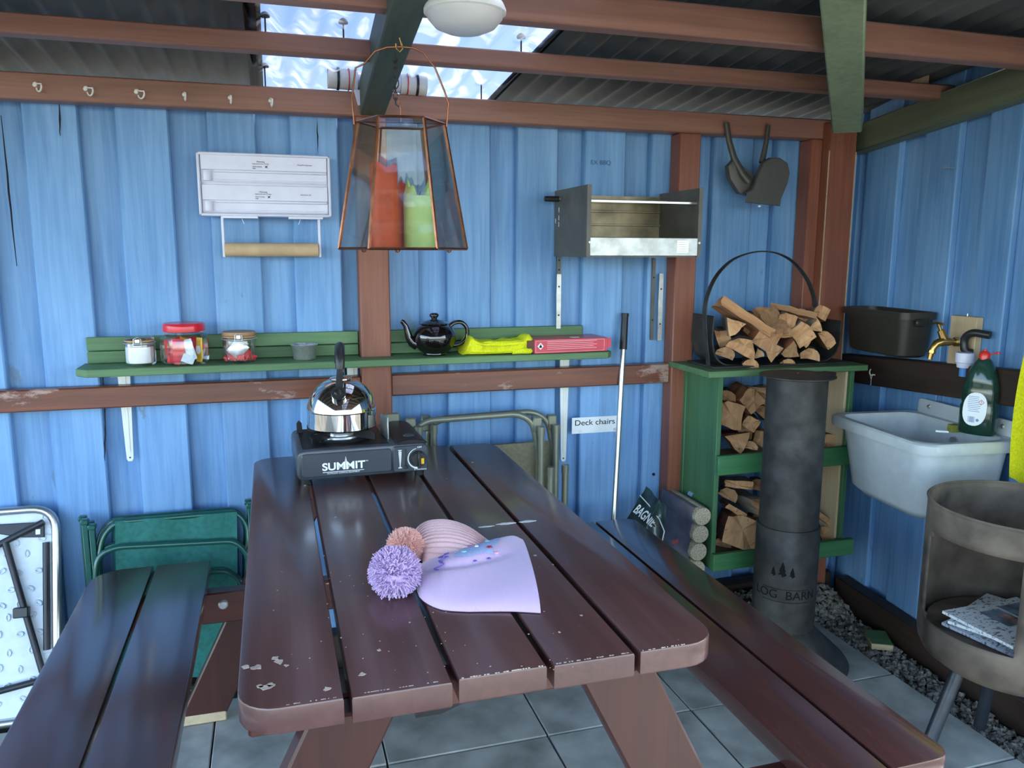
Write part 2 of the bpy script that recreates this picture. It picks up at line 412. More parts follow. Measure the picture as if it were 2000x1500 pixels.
timber(wall_back, 'rail', p1, q0, YF + .015, D - .012, P(1000, 762, YF + .02).z, P(1000, 722, YF + .02).z, M['rail_x'])
timber(wall_back, 'sole_plate', -1.75, 2.12, YF, D - .004, -.05, .07, M['dark_rail'])
cx1 = P(1602, 500, D - .1).x; cx2 = P(1648, 500, D - .1).x
timber(wall_back, 'corner_post', cx1, cx2 + .015, D - .11, D - .004, -.05, 1.80, M['red_z'])
timber(wall_back, 'corner_batten', P(1570, 500, D - .07).x, cx1, D - .075, D - .004, -.05, zb, M['red_z'])
for xx, yy in ((cx1 + .002, D - .111), (cx2 + .013, D - .111)):
    b = MB(); b.box((xx - .0015, yy - .0008, .75), (xx + .0015, yy + .002, 1.70)); b.obj('chipped_arris', M['pale_end'], wall_back)
# pencilled note on a board
text_obj('wall_writing', 'EX BBQ', .022, plain('pencil', '#46607e', .8), wall_back, (P(1173, 318, D).x, D - .0026, P(1173, 318, D).z), bold=-.0004)

# ---- right wall
rw = MB(); rw.box((-.02, .045, -.10), (1.46, .055, 2.0)); wall_right = struct(rw.obj('wall_right', M['blue'], None, RC, (0, 0, RROT)))
rp = []
for a, c in ((1640, 1660), (1695, 1758), (1805, 1873), (1928, 1992)): rp.append((PR(a, 300).x, PR(c, 300).x))
x = rp[-1][1]
for i in range(3): rp.append((x + .085, x + .235)); x += .235
for x0, x1 in rp: wall_board(wall_right, max(x0, -.01), x1, random.uniform(-.002, .002), .022, -.08, 2.12, M['blue'])
for (a0, a1), (d0, d1) in zip(rp, rp[1:]): wall_board(wall_right, a1 - .02, d0 + .02, .0225, .044, -.08, 2.12, M['blue'])
def beam_line(parent, name, a, c, up, depth0, depth1, mat):   # a bar on the right wall between two points (u, z of its lower edge)
    b = MB(); d = Vector((c[0] - a[0], 0, c[1] - a[1])); L = d.length; ang = -math.atan2(d.z, d.x)
    b.box((0, depth0, 0), (L, depth1, up), .004)
    return b.obj(name, mat, parent, (a[0], 0, a[1]), (0, ang, 0))
ra, rb_ = PR(1650, 745, .05), PR(1960, 792, .05)
ext = (rb_ - ra).normalized()
beam_line(wall_right, 'rail', (0.03, ra.z - .002), (1.44, ra.z + (1.44 - ra.x) * ext.z / ext.x), (PR(1650, 691, .05).z - ra.z), -.05, -.003, M['dark_rail'])
sa = PR(1611, 1111, .06); sb = PR(1758, 1220, .06)
beam_line(wall_right, 'sole_plate', (0.11, -.085), (1.44, -.085), max(.06, sa.z + .085), -.06, -.003, M['dark_rail'])
ba, bb = PR(1650, 304, .06), PR(2000, 189, .06); bs = (bb.z - ba.z) / (bb.x - ba.x)
beam_line(wall_right, 'top_beam', (0.0, ba.z - bs * ba.x), (2.4, ba.z + bs * (2.4 - ba.x)), .10, -.06, -.003, M['green_beam_x'])
q = PR(1805, 168, .07)
b = MB(); b.box((-.012, -.05, -.033), (.012, 0, .033), .002); b.obj('packing_block', M['raw_z'], wall_right, (q.x, -.062, q.z))
# nail sticking out of the boards
q = PR(1866, 328, .0); b = MB(); b.cyl((0, 0, 0), (.004, -.045, 0), .002, n=6); b.cyl((.004, -.045, 0), (.004, -.048, 0), .005, n=8); b.obj('nail', M['steel'], wall_right, (q.x, 0, q.z))

# ---- roof
RS = .09
def roof_z(y): return P(300, 155, YF).z + .055 + RS * (YF - y)
M['roof'] = plain('grey_corrugated_sheet', '#4d4f4c', .55, var=.2, scale=5, spec=.3)
def clear_sheet():
    m = bpy.data.materials.new('clear_corrugated_sheet'); m.use_nodes = True; nt = m.node_tree; nt.nodes.clear(); N = nt.nodes; L = nt.links
    tc = N.new('ShaderNodeTexCoord'); mp = N.new('ShaderNodeMapping'); mp.inputs['Scale'].default_value = (7, 3.5, 1); mp.inputs['Rotation'].default_value = (0, 0, .5)
    L.new(tc.outputs['Object'], mp.inputs[0])
    nz = N.new('ShaderNodeTexNoise'); nz.inputs['Scale'].default_value = 1.0; nz.inputs['Detail'].default_value = 2; nz.inputs['Distortion'].default_value = 2.2
    L.new(mp.outputs[0], nz.inputs['Vector'])
    rp = N.new('ShaderNodeValToRGB'); rp.color_ramp.elements[0].position = .47; rp.color_ramp.elements[0].color = (.10, .10, .10, 1); rp.color_ramp.elements[1].position = .68; rp.color_ramp.elements[1].color = (.85, .85, .85, 1)
    L.new(nz.outputs['Fac'], rp.inputs[0])
    tr = N.new('ShaderNodeBsdfTransparent'); tr.inputs[0].default_value = (.095, .115, .165, 1)
    tl = N.new('ShaderNodeBsdfTranslucent'); tl.inputs[0].default_value = (.20, .205, .21, 1)
    gl = N.new('ShaderNodeBsdfGlossy'); gl.inputs['Roughness'].default_value = .1
    mx = N.new('ShaderNodeMixShader'); L.new(rp.outputs[0], mx.inputs[0]); L.new(tr.outputs[0], mx.inputs[1]); L.new(tl.outputs[0], mx.inputs[2])
    m2 = N.new('ShaderNodeMixShader'); m2.inputs[0].default_value = .06; L.new(mx.outputs[0], m2.inputs[1]); L.new(gl.outputs[0], m2.inputs[2])
    o = N.new('ShaderNodeOutputMaterial'); L.new(m2.outputs[0], o.inputs[0]); return m
M['clear_sheet'] = clear_sheet()
def sheet(name, x0, x1, y0, y1, mat, parent, dz=0.0, thick=.003):
    b = MB(); pitch = .076; nx = int((x1 - x0) / pitch * 10) + 1
    def f(dzz):
        return lambda u, v: (x0 + (x1 - x0) * u, y0 + (y1 - y0) * v, roof_z(y0 + (y1 - y0) * v) + dz + dzz + .009 * math.sin(2 * PI * (x0 + (x1 - x0) * u) / pitch))
    b.grid(f(0), nx, 2)
    if thick: b.grid(f(thick), nx, 2)
    return b.obj(name, mat, parent, smooth=60)
XS0, XS1 = -.035, .775
b = MB(); b.box((-1.8, -1.55, roof_z(-1.55) - .14), (2.3, -1.50, roof_z(-1.55) - .03), .005)
ceiling = struct(b.obj('ceiling', M['red_x']))
sheet('roof_sheet', -1.85, XS0 + .04, -1.6, 3.15, M['roof'], ceiling, .004)
sheet('roof_sheet', XS1 - .04, 2.30, -1.6, 3.15, M['roof'], ceiling, .004)
sheet('clear_roof_sheet', XS0, XS1, -1.6, 3.15, M['clear_sheet'], ceiling, 0, 0)
def purlin(y, zlo, zhi):
    b = MB(); b.box((-1.85, 0, zlo), (2.24 - .093 * (2.62 - y), .05, zhi), .004)
    return b.obj('purlin', M['red_x'], ceiling, (0, y, 0))
ya = 2.16; yc = 1.76
za0 = P(600, 105, ya).z; za1 = roof_z(ya) - .012 - .022
purlin(ya, za0, min(za0 + .07, za1))
zc0 = P(1692, 100, yc).z; purlin(yc, zc0, min(zc0 + .072, roof_z(yc) - .03))
for y in (1.36, .96, .5, 0, -.5, -1.0): purlin(y, roof_z(y) - .10, roof_z(y) - .03)
# rafters
def rafter(name, x0, x1, w, dz, mat):
    b = MB(); y0, y1 = YF + .06, -1.5
    zl = P(728, 226, YF).z
    vs = []
    for y in (y0, y1):
        z = zl + RS * (YF - y) + dz; xx = x0 + (x1 - x0) * (y0 - y) / (y0 - y1)
        vs += [(xx - w / 2, y, z), (xx + w / 2, y, z), (xx + w / 2, y, z + .10), (xx - w / 2, y, z + .10)]
    v, f = b.faces(vs, [(0, 1, 2, 3), (7, 6, 5, 4), (0, 4, 5, 1), (1, 5, 6, 2), (2, 6, 7, 3), (3, 7, 4, 0)])
    b.bev(f, .004)
    return b.obj(name, mat, ceiling, recalc=True)
M['rafter_g'] = M['green_beam']
xr = (P(705, 228, YF).x + P(752, 220, YF).x) / 2
rafter('rafter', xr, xr - .14, .074, 0, M['green_beam'])
# diagonal brace rising from the corner post
a = Vector((0, 0, CAM_H)) + ray(1654, 250) * 2.5; c = Vector((0, 0, CAM_H)) + ray(1640, -150) * 1.35
b = MB(); d = (c - a).normalized(); side = d.cross(Vector((0, 0, 1))).normalized(); up = side.cross(d)
vs = []
for q in (a - d * .06, c):
    for s_, t_ in ((-1, 0), (1, 0), (1, 1), (-1, 1)): vs.append(q + side * .044 * s_ + up * .07 * t_)
v, f = b.faces(vs, [(0, 1, 2, 3), (7, 6, 5, 4), (0, 4, 5, 1), (1, 5, 6, 2), (2, 6, 7, 3), (3, 7, 4, 0)]); b.bev(f, .004)
M['green_brace'] = wood('pale_green_brace', '#6b7a5c', '#8c9a78', 'z', rough=.6, fine=50)
b.obj('corner_brace', M['green_brace'], ceiling, recalc=True)
# roof fixings seen through the clear sheet
def fixing(px, py, y):
    q = P(px, py, y); zr = roof_z(y)
    b = MB(); b.cyl((0, 0, -.05), (0, 0, .012), .0022, n=6); b.lathe([(.012, .006), (.0125, .010), (.009, .015), (.004, .0185), (0, .019)], 14)
    return b.obj('roof_fixing', M['black_metal'], ceiling, (q.x, y, zr))
for px in (519, 671, 1018): fixing(px, 70, ya + .02)
for px in (519, 940): fixing(px, 180, YF + .03)
for x_ in (.1, .45): 
    o = fixing(700, 0, yc + .02); o.location.x = x_

# ================================================================== PICNIC TABLE
T = thing('picnic_table', 'dark brown varnished picnic table with attached plank benches on both sides', 'picnic table', (.295, 1.7, 0))
TO = Vector((.295, 1.7, 0))
gaps = [-.069, .0757, .226, .369, .509, .655]
Y0, Y1 = 1.022, 2.385
g = .0055
def plank(x0, x1, y0, y1, z0, z1, mat, name, corners=(), r=.055, bev=.004):
    """a board along y; corners = which outer corners are rounded"""
    poly = []
    for key, cx, cy, sx, sy in (('nl', x0, y0, 1, 1), ('nr', x1, y0, -1, 1), ('fr', x1, y1, -1, -1), ('fl', x0, y1, 1, -1)):
        if key in corners:
            n = 7; pts = []
            for k in range(n):
                t = k / (n - 1) * PI / 2; pts.append((cx + sx * r * (1 - math.sin(t)), cy + sy * r * (1 - math.cos(t))))
            # order so that the outline runs counter-clockwise
            if key in ('nl', 'fr'): pts = [(cx + sx * r * (1 - math.cos(t_)), cy + sy * r * (1 - math.sin(t_))) for t_ in [k / 6 * PI / 2 for k in range(7)]]
            if key in ('nr', 'fl'): pts = [(cx + sx * r * (1 - math.sin(t_)), cy + sy * r * (1 - math.cos(t_))) for t_ in [k / 6 * PI / 2 for k in range(7)]]
            poly += pts
        else: poly.append((cx, cy))
    b = MB(); mx, my = (x0 + x1) / 2, (y0 + y1) / 2
    b.prism([(p[0] - mx, p[1] - my) for p in poly], 0, z1 - z0, 'z', bev, 2)
    return b.obj(name, mat, T, Vector((mx, my, z0)) - TO)
for i in range(5):
    cs = ('nl', 'fl') if i == 0 else ('nr', 'fr') if i == 4 else ()
    plank(gaps[i] + (g if i else 0), gaps[i + 1] - (g if i < 4 else 0), Y0 + random.uniform(-.003, .004), Y1 + random.uniform(-.004, .004), TZ - .04, TZ, M['table'], 'tabletop_board', cs)
SZ = .45
bl = [P(0, 0, 1)] and [(-.51, -.357), (-.349, -.203)]
plank(bl[0][0], bl[0][1], Y0 - .2, Y1 - .02, SZ - .04, SZ, M['bench'], 'bench_board', ('fl', 'nl'), .08)
plank(bl[1][0], bl[1][1], Y0 - .2, Y1 - .02, SZ - .04, SZ, M['bench'], 'bench_board')
plank(.862, .998, Y0 - .004, Y1 - .02, SZ - .04, SZ, M['bench'], 'bench_board')
plank(1.006, 1.140, Y0 - .004, Y1 - .02, SZ - .04, SZ, M['bench'], 'bench_board', ('fr', 'nr'), .035)
def frame_box(name, a, c, mat, bev=.004):
    a = Vector(a); c = Vector(c); m = (a + c) / 2; b = MB(); b.box(a - m, c - m, bev); return b.obj(name, mat, T, m - TO)
def leg(x_top, x_bot, y, w=.11, th=.045):
    b = MB(); zt = TZ - .045
    b.prism([(x_top - w / 2, zt), (x_top + w / 2, zt), (x_bot + w / 2, 0.0), (x_bot - w / 2, 0.0)], y, y + th, 'y', .004)
    m = Vector((x_bot, y, 0)); bmesh.ops.translate(b.bm, verts=b.bm.verts, vec=-m)
    o = b.obj('leg', M['frame_z'], T, m - TO)
    b = MB(); b.box((-w / 2 + .002, -.002, -.0), (w / 2 - .002, th + .002, .03), .003); b.obj('foot_end', M['pale_end'], o, (0.012 if x_bot < .3 else -.012, 0, 0.0005))
    return o
xm = .293
for y, s in ((1.055, 1), (2.26, -1)):
    frame_box('top_batten', (gaps[0] + .01, y + s * .046, TZ - .088), (gaps[5] - .015, y + s * .046 + .045, TZ - .041), M['frame_x'])
    frame_box('seat_bearer', (-.50, y + s * .046, SZ - .13), (1.145, y + s * .046 + .045, SZ - .041), M['frame_x'])
    leg(.088, -.25, y, .125); leg(.49, .84, y, .125)
    for bx in (-.165, -.06, .64, .75):
        b = MB(); b.lathe([(0, -.006), (.010, -.006), (.013, -.003), (.014, 0), (.014, .004), (0, .004)], 16, (0, 0, 0), 'y'); b.lathe([(0, -.010), (.007, -.010), (.007, -.004), (0, -.004)], 6, (0, 0, 0), 'y')
        b.obj('bolt', M['steel'], T, Vector((bx, y + s * .046 - .003, SZ - .075)) - TO)
# central diagonal brace
b = MB(); a = Vector((xm, 1.62, .34)); c = Vector((xm - .025, 1.15, .66)); 
b.M = None
d = (c - a).normalized(); up = Vector((1, 0, 0)).cross(d)
vs = []
for q in (a, c):
    for s_, t_ in ((-1, -1), (1, -1), (1, 1), (-1, 1)): vs.append(q + Vector((.03 * s_, 0, 0)) + up * .022 * t_ - TO)
v, f = b.faces(vs, [(0, 1, 2, 3), (7, 6, 5, 4), (0, 4, 5, 1), (1, 5, 6, 2), (2, 6, 7, 3), (3, 7, 4, 0)]); b.bev(f, .003); b.obj('diagonal_brace', M['frame_z'], T, recalc=True)
# chipped paint flecks on the boards: pale bare wood spots with a shape of their own
M['chip'] = plain('bare_wood_chip', '#b9a795', .7, var=.15, scale=90)
b = MB(); rs = random.Random(3)
def chip(px, py, r, z=TZ, n=9, ax=1.0):
    q = PZ(px, py, z); pts = []
    for k in range(n):
        t = 2 * PI * k / n; rr = r * rs.uniform(.45, 1.15); pts.append((q.x - TO.x + rr * ax * math.cos(t), q.y - TO.y + rr * math.sin(t)))
    b.prism(pts, z + .00005, z + .0006, 'z')
for px, py, r in ((545, 1293, .009), (537, 1286, .006), (500, 1304, .009), (480, 1303, .006), (520, 1342, .010), (508, 1340, .005), (530, 1338, .006), (560, 1300, .004), (740, 1270, .004), (706, 1318, .006), (640, 1345, .006),
                  (1045, 1085, .004), (1080, 1103, .003), (1135, 1202, .003), (1093, 1235, .003), (923, 903, .004), (872, 935, .002), (605, 945, .004), (596, 948, .003), (640, 1140, .003), (655, 1010, .003)): chip(px, py, r)
for i in range(70): chip(rs.uniform(520, 1150), rs.uniform(1080, 1320), rs.uniform(.0006, .0018), n=5)
b.obj('paint_chips', M['chip'], T, smooth=0)['kind'] = 'stuff'
# thin worn pale line along the near top arrises
b = MB()
for i in range(5):
    x0 = gaps[i] + (g if i else .06) + .004; x1 = gaps[i + 1] - (g if i < 4 else .06) - .004; n = 30
    for k in range(n):
        if rs.random() < .55:
            xa = x0 + (x1 - x0) * k / n; xb = x0 + (x1 - x0) * (k + rs.uniform(.5, 1)) / n
            b.box((xa - TO.x, Y0 + .0042 - TO.y, TZ - .0006), (xb - TO.x, Y0 + .0042 + rs.uniform(.001, .002) - TO.y, TZ + .0004))
b.obj('worn_edge', M['chip'], T, smooth=0)['kind'] = 'stuff'
M['water'] = plain('water_drop', '#ffffff', .03, trans=1.0, ior=1.33, var=0)
M['milk'] = plain('white_spill', '#e3e4e0', .2, var=.02)  # bright reflection of the wet puddles put in as white
for i, (px, py, w, d_) in enumerate(((950, 1029, .018, .004), (990, 1023, .024, .006), (1030, 1019, .020, .006))):
    q = PZ(px, py, TZ); b = MB(); n = 16
    prof = [(q.x + w * math.cos(2 * PI * k / n) * rs.uniform(.8, 1.1), q.y + d_ * math.sin(2 * PI * k / n) * rs.uniform(.7, 1.2)) for k in range(n)]
    b.prism(prof, TZ + .0002, TZ + .0012, 'z', .0004)
    tag(b.obj('paint_splash', M['milk']), ['small white splash on the table beyond the pink hat, leftmost of three', 'jagged white splash on the table beside a board gap, middle of three', 'smooth white splash on the right hand side of a board gap'][i], 'splash', 'white splashes on the table')

# ================================================================== CAMPING STOVE
ST = thing('camping_stove', 'black portable gas stove standing on the far end of the table', 'stove', (.215, 2.06, TZ), math.radians(1.5))
M['stove'] = plain('stove_black_enamel', '#3b4047', .33, .1, coat=.2, var=.04)
M['stove_dark'] = plain('stove_dark_tray', '#17171a', .4, .3, var=.1)
W2 = .172; DP = .27
b = MB(); z0, z1 = .014, .092
poly = rnd([(-W2, 0, z0), (W2, 0, z0), (W2, 0, z1), (-W2, 0, z1)], [.018, .018, .022, .022], 4, True)
b.prism([(p.x, p.z) for p in poly], 0, DP, 'y', .005, 2); b.obj('body', M['stove'], ST)
# front panel frame
b = MB(); poly = rnd([(-W2 + .012, 0, .022), (.072, 0, .022), (.072, 0, .084), (-W2 + .012, 0, .084)], .01, 4, True)
b.prism([(p.x, p.z) for p in poly], -.004, .002, 'y', .002, 1); b.obj('front_panel', M['stove'], ST)
b = MB(); poly = rnd([(.076, 0, .018), (W2 - .004, 0, .018), (W2 - .004, 0, .088), (.076, 0, .088)], .008, 4, True)
b.prism([(p.x, p.z) for p in poly], -.006, .002, 'y', .002, 1); cp = b.obj('control_panel', M['stove'], ST)
b = MB(); b.box((.092, -.0075, .030), (.0945, -.005, .078)); b.box((.0885, -.0075, .0765), (.098, -.005, .0785)); b.box((.0885, -.0075, .029), (.098, -.005, .031))
b.prism([(.0895, .074), (.0975, .074), (.0945, .032), (.0925, .032)], -.0075, -.005, 'y'); b.obj('scale_print', M['white_print'], cp)
b = MB(); b.box((.107, -.008, .026), (.110, -.005, .08), .001); b.box((.1035, -.012, .027), (.1135, -.006, .036), .002); b.obj('slider', M['black_plastic'], cp)
kx, kz = .142, .052
b = MB(); b.lathe([(.0, -.022), (.019, -.022), (.021, -.018), (.022, -.006), (0, -.006)], 28, (kx, 0, kz), 'y'); b.box((kx - .004, -.030, kz - .021), (kx + .003, -.02, kz + .021), .0015); kn = b.obj('knob', M['black_plastic'], ST)
b = MB(); b.box((kx + .004, -.024, kz - .012), (kx + .013, -.0215, kz + .004), .001); b.obj('knob_mark', plain('yellow_mark', '#e8b422', .5), kn)
b = MB(); n = 26; pts = []
for k in range(n + 1):
    t = math.radians(100 + 165 * k / n); pts.append((kx + .0285 * math.cos(t), kz + .0285 * math.sin(t)))
for k in range(n, -1, -1):
    t = math.radians(100 + 165 * k / n); rr = .0285 - .001 - .004 * k / n; pts.append((kx + rr * math.cos(t), kz + rr * math.sin(t)))
b.prism(pts, -.0072, -.005, 'y'); b.obj('dial_print', M['white_print'], cp)
text_obj('dial_word', 'OFF', .007, M['white_print'], cp, (kx + .004, -.0068, kz + .0305))
text_obj('dial_word', '0 Thermostat', .006, M['white_print'], cp, (kx + .006, -.0068, kz - .030))
# maker's wordmark with a peak
lg = text_obj('wordmark', 'SUMMIT', .0275, M['white_print'], ST, (-.054, -.0046, .0465), sx=1.12, bold=.0007)
b = MB()
for poly in (((-.0545, .038), (-.0485, .072), (-.0492, .038)), ((-.0475, .038), (-.0478, .072), (-.0425, .038))):
    b.prism(poly, -.0052, -.004, 'y')
b.box((-.108, -.0052, .0325), (-.002, -.004, .0337)); b.obj('peak_mark', M['white_print'], ST)
text_obj('small_print', 'OUTDOOR CAMPING EQUIPMENT', .0045, M['white_print'], ST, (-.055, -.0046, .0292), sx=1.2)
text_obj('trade_mark', 'TM', .005, M['white_print'], ST, (.006, -.0046, .056))
# sunken drip tray, burner and pan supports
b = MB(); b.box((-.155, .02, .0915), (.068, .25, .0945), .002); tr = b.obj('drip_tray', M['stove_dark'], ST)
bx, by = -.045, .135
b = MB(); b.lathe([(.052, .094), (.05, .100), (.036, .101), (.034, .108), (.030, .1125), (.012, .1125), (.010, .109), (0, .109)], 32, (bx, by, 0)); br = b.obj('burner', M['steel'], ST)
b = MB(); b.lathe([(.085, .0945), (.082, .099), (.074, .0955)], 40, (bx, by, 0)); b.obj('burner_ring', M['stove_dark'], ST)
for k in range(4):
    t = PI / 4 + k * PI / 2; b = MB()
    b.prism([(.045, .098), (.118, .098), (.118, .112), (.108, .122), (.045, .117)], -.0015, .0015, 'y')
    b.obj('pan_support', M['stove_dark'], ST, (bx, by, 0), (0, 0, t))
b = MB(); b.box((-.002, 0, 0), (.002, .07, .062), .001); b.obj('wind_shield', M['galv'], ST, (.076, .07, .09), (0, 0, .12))
b = MB(); b.prism([(-.008, 0), (.008, 0), (.006, .03), (-.002, .038), (-.008, .03)], 0, .003, 'y'); b.obj('lug', M['stove_dark'], ST, (-.15, .21, .092))
# canister cover
b = MB(); b.prism([(.085, .090), (.169, .090)] + [(.169 - .084 * k / 12, .0925 + .011 * math.sin(PI * k / 12) ** .6) for k in range(13)], .004, .255, 'y', .0015); cv = b.obj('canister_cover', M['stove_dark'], ST)
b = MB(); b.lathe([(0, .004), (.012, .003), (.016, 0)], 16, (.128, .05, .1030)); b.obj('cover_dimple', M['stove'], cv)
b = MB(); b.box((.10, .25, .09), (.14, .268, .125), .003); b.obj('cover_hinge', M['tan_tube'], ST)
for sx in (-.15, .15):
    for sy in (.02, .25):
        b = MB(); b.cyl((sx, sy, 0), (sx, sy, .016), .012, .013, 14); b.obj('foot', M['black_plastic'], ST)

# ================================================================== KETTLE
K = thing('whistling_kettle', 'polished steel whistling kettle with black arched handle on the gas stove', 'kettle', (.172, 2.195, TZ + .122), math.radians(-3))
b = MB(); prof = [(0, 0), (.088, 0), (.0925, .004), (.0925, .048), (.094, .051), (.0935, .056), (.0915, .064), (.084, .088), (.068, .110), (.046, .126), (.030, .1325)]
b.lathe(prof, 56); bd = b.obj('body', M['chrome'], K, smooth=25)
b = MB(); b.lathe([(.031, .132), (.031, .1355), (.026, .1385), (.010, .1415), (.006, .1415)], 32); b.lathe([(.006, .1415), (.006, .148), (.011, .153), (.011, .158), (.006, .161), (0, .161)], 20); b.obj('lid', M['chrome'], K)
b = MB(); b.cyl((-.006, -.062, .080), (-.010, -.098, .108), .022, .017, 24); b.cyl((-.010, -.098, .108), (-.0103, -.101, .1105), .0195, .0195, 24); b.obj('spout', M['chrome'], K)
b = MB(); b.cyl((-.0103, -.1005, .110), (-.0108, -.1055, .1138), .0195, .018, 24); b.cyl((-.0108, -.1055, .1138), (-.0109, -.107, .115), .011, .0095, 16); w = b.obj('whistle_cap', M['black_plastic'], K)
b = MB(); b.cyl((-.0109, -.1068, .1148), (-.0111, -.1085, .1161), .0092, .008, 16); b.obj('whistle_rim', M['chrome'], w)
b = MB(); b.tube([(-.009, -.088, .122), (-.006, -.072, .142), (-.004, -.062, .158), (-.003, -.058, .17)], [(.009, .004)] * 4, 10, flat=(1, 0, 0)); b.tube([(.004, .075, .105), (.003, .070, .14), (.002, .062, .17)], [(.009, .003)] * 3, 10, flat=(1, 0, 0)); b.obj('handle_bracket', M['black_metal'], K)
hp = [Vector((-.003 + .003 * math.sin(t), -.058 * math.cos(t) + .002, .168 + .055 * math.sin(t) ** .8)) for t in [PI * k / 22 for k in range(23)]]
b = MB(); b.tube(hp, [(.0125, .0105)] * 23, 14, flat=(1, 0, 0)); b.obj('handle', M['black_plastic'], K)

# ================================================================== HATS
def soft(pts, s):
    n = len(pts) - 1; x = s * n; i = min(int(x), n - 1); f = x - i
    p = [pts[max(i - 1, 0)], pts[i], pts[i + 1], pts[min(i + 2, n)]]
    out = []
    for k in range(2):
        a, b_, c, d = [q[k] for q in p]; out.append(.5 * ((2 * b_) + (c - a) * f + (2 * a - 5 * b_ + 4 * c - d) * f * f + (3 * b_ - a - 3 * c + d) * f ** 3))
    return out
def hat_body(name, far, near, thick, mat, parent, org, ns=60, nt=90, disp=None, z0=TZ + .001):
    b = MB()
    def pt(s, w, top):
        f = soft(far, s); n_ = soft(near, s); a = PZ(f[0], f[1], z0); c = PZ(n_[0], n_[1], z0); t = 2 * w - 1
        q = a.lerp(c, w); h = thick(s) * max(0, 1 - abs(t) ** 2.6) ** .55
        h += (disp(s, t) if disp else 0) * max(0, 1 - t ** 4)
        q.z = z0 + (max(h, .0008) if top else 0)
        return q - org
    b.grid(lambda u, v: pt(u, v, True), ns, nt); b.grid(lambda u, v: pt(u, v, False), ns, nt)
    # close the brim and the gathered end
    for u in (0, 1):
        b.grid(lambda a, v: pt(u, v, True).lerp(pt(u, v, False), a), 2, nt)
    bmesh.ops.remove_doubles(b.bm, verts=b.bm.verts, dist=1e-5)
    return b.obj(name, mat, parent, smooth=70, recalc=True)
def knit(name, col, sx=260, sy=120, rough=.9):
    m, nt, bs = base_mat(name); N = nt.nodes; L = nt.links; c = lin(col)
    tc = N.new('ShaderNodeTexCoord'); wv = N.new('ShaderNodeTexWave'); wv.inputs['Scale'].default_value = 110; wv.bands_direction = 'X'; wv.inputs['Distortion'].default_value = 1.2; wv.inputs['Detail'].default_value = 3
    nz = N.new('ShaderNodeTexNoise'); nz.inputs['Scale'].default_value = 420; nz.inputs['Detail'].default_value = 3
    L.new(tc.outputs['Object'], wv.inputs[0]); L.new(tc.outputs['Object'], nz.inputs['Vector'])
    mm = N.new('ShaderNodeMath'); mm.operation = 'ADD'; L.new(wv.outputs['Fac'], mm.inputs[0]); L.new(nz.outputs['Fac'], mm.inputs[1])
    rp = N.new('ShaderNodeValToRGB'); rp.color_ramp.elements[0].color = tuple(x * .93 for x in c[:3]) + (1,); rp.color_ramp.elements[1].color = tuple(min(1, x * 1.08) for x in c[:3]) + (1,)
    hm = N.new('ShaderNodeMath'); hm.operation = 'MULTIPLY'; hm.inputs[1].default_value = .5; L.new(mm.outputs[0], hm.inputs[0]); L.new(hm.outputs[0], rp.inputs[0]); L.new(rp.outputs[0], bs.inputs['Base Color'])
    bp = N.new('ShaderNodeBump'); bp.inputs['Strength'].default_value = .3; bp.inputs['Distance'].default_value = .0008; L.new(mm.outputs[0], bp.inputs['Height']); L.new(bp.outputs[0], bs.inputs['Normal'])
    bs.inputs['Roughness'].default_value = rough; bs.inputs['Sheen Weight'].default_value = .4; bs.inputs['Specular IOR Level'].default_value = .2
    return m
M['lilac'] = knit('lilac_knit', '#cdb0d2'); M['pink'] = knit('pink_knit', '#ecc0bb')
M['lilac_yarn'] = plain('lilac_yarn', '#cbb2d8', .9, var=.08, scale=80, spec=.2); M['peach_fur'] = plain('peach_fur', '#f5c3b6', .9, var=.08, scale=80, spec=.2)
def pompom(name, c, r, n, mat, parent, th, curl, seed, zmin):
    rs = random.Random(seed); b = MB()
    b.lathe([(r * .72 * math.sin(t), -r * .72 * math.cos(t)) for t in [PI * k / 12 for k in range(13)]], 18, c)
    for i in range(n):
        zc = rs.uniform(-1, 1); t = rs.uniform(0, 2 * PI); q = math.sqrt(1 - zc * zc); d = Vector((q * math.cos(t), q * math.sin(t), zc))
        o = Vector((rs.uniform(-1, 1), rs.uniform(-1, 1), rs.uniform(-1, 1))) * curl
        p0 = Vector(c) + d * r * .55; p1 = Vector(c) + d * r * .85 + o * r * .5; p2 = Vector(c) + (d + o * .8).normalized() * r * rs.uniform(.95, 1.08)
        for p in (p0, p1, p2): p.z = max(p.z, zmin)
        b.tube([p0, p1, p2], [th, th, th * .8], 4, cap=True)
    return b.obj(name, mat, parent, smooth=60)
pk_o = PZ(870, 1090, TZ)
PK = thing('pink_bobble_hat', 'pale pink ribbed knit hat with fluffy peach bobble behind the lilac hat', 'hat', pk_o)
far = [(812, 1075), (806, 1058), (828, 1038), (868, 1032), (910, 1040), (948, 1058), (985, 1075), (1012, 1088)]
near = [(826, 1100), (838, 1108), (860, 1116), (895, 1120), (930, 1125), (965, 1130), (1000, 1132), (1032, 1120)]
hat_body('knit_crown', far, near, lambda s: .012 + .034 * math.sin(PI * min(1, s * 1.15 + .12)) ** .7 if s < .86 else .012 + .034 * math.sin(PI * min(1, .86 * 1.15 + .12)) ** .7 + .006, M['pink'], PK, pk_o, disp=lambda s, t: -.0095 * (1 - abs(math.sin(PI * 7.5 * (t + .1 * s))) ** .6) * min(1, .35 + s * 2), nt=170)
pc = PZ(792, 1098, TZ) - pk_o; pompom('bobble', (pc.x, pc.y, .032), .036, 3200, M['peach_fur'], PK, .00045, .45, 5, .002)
ll_o = PZ(930, 1150, TZ)
LL = thing('lilac_bobble_hat', 'lilac knit hat with woolly lilac bobble lying in front on the table', 'hat', ll_o)
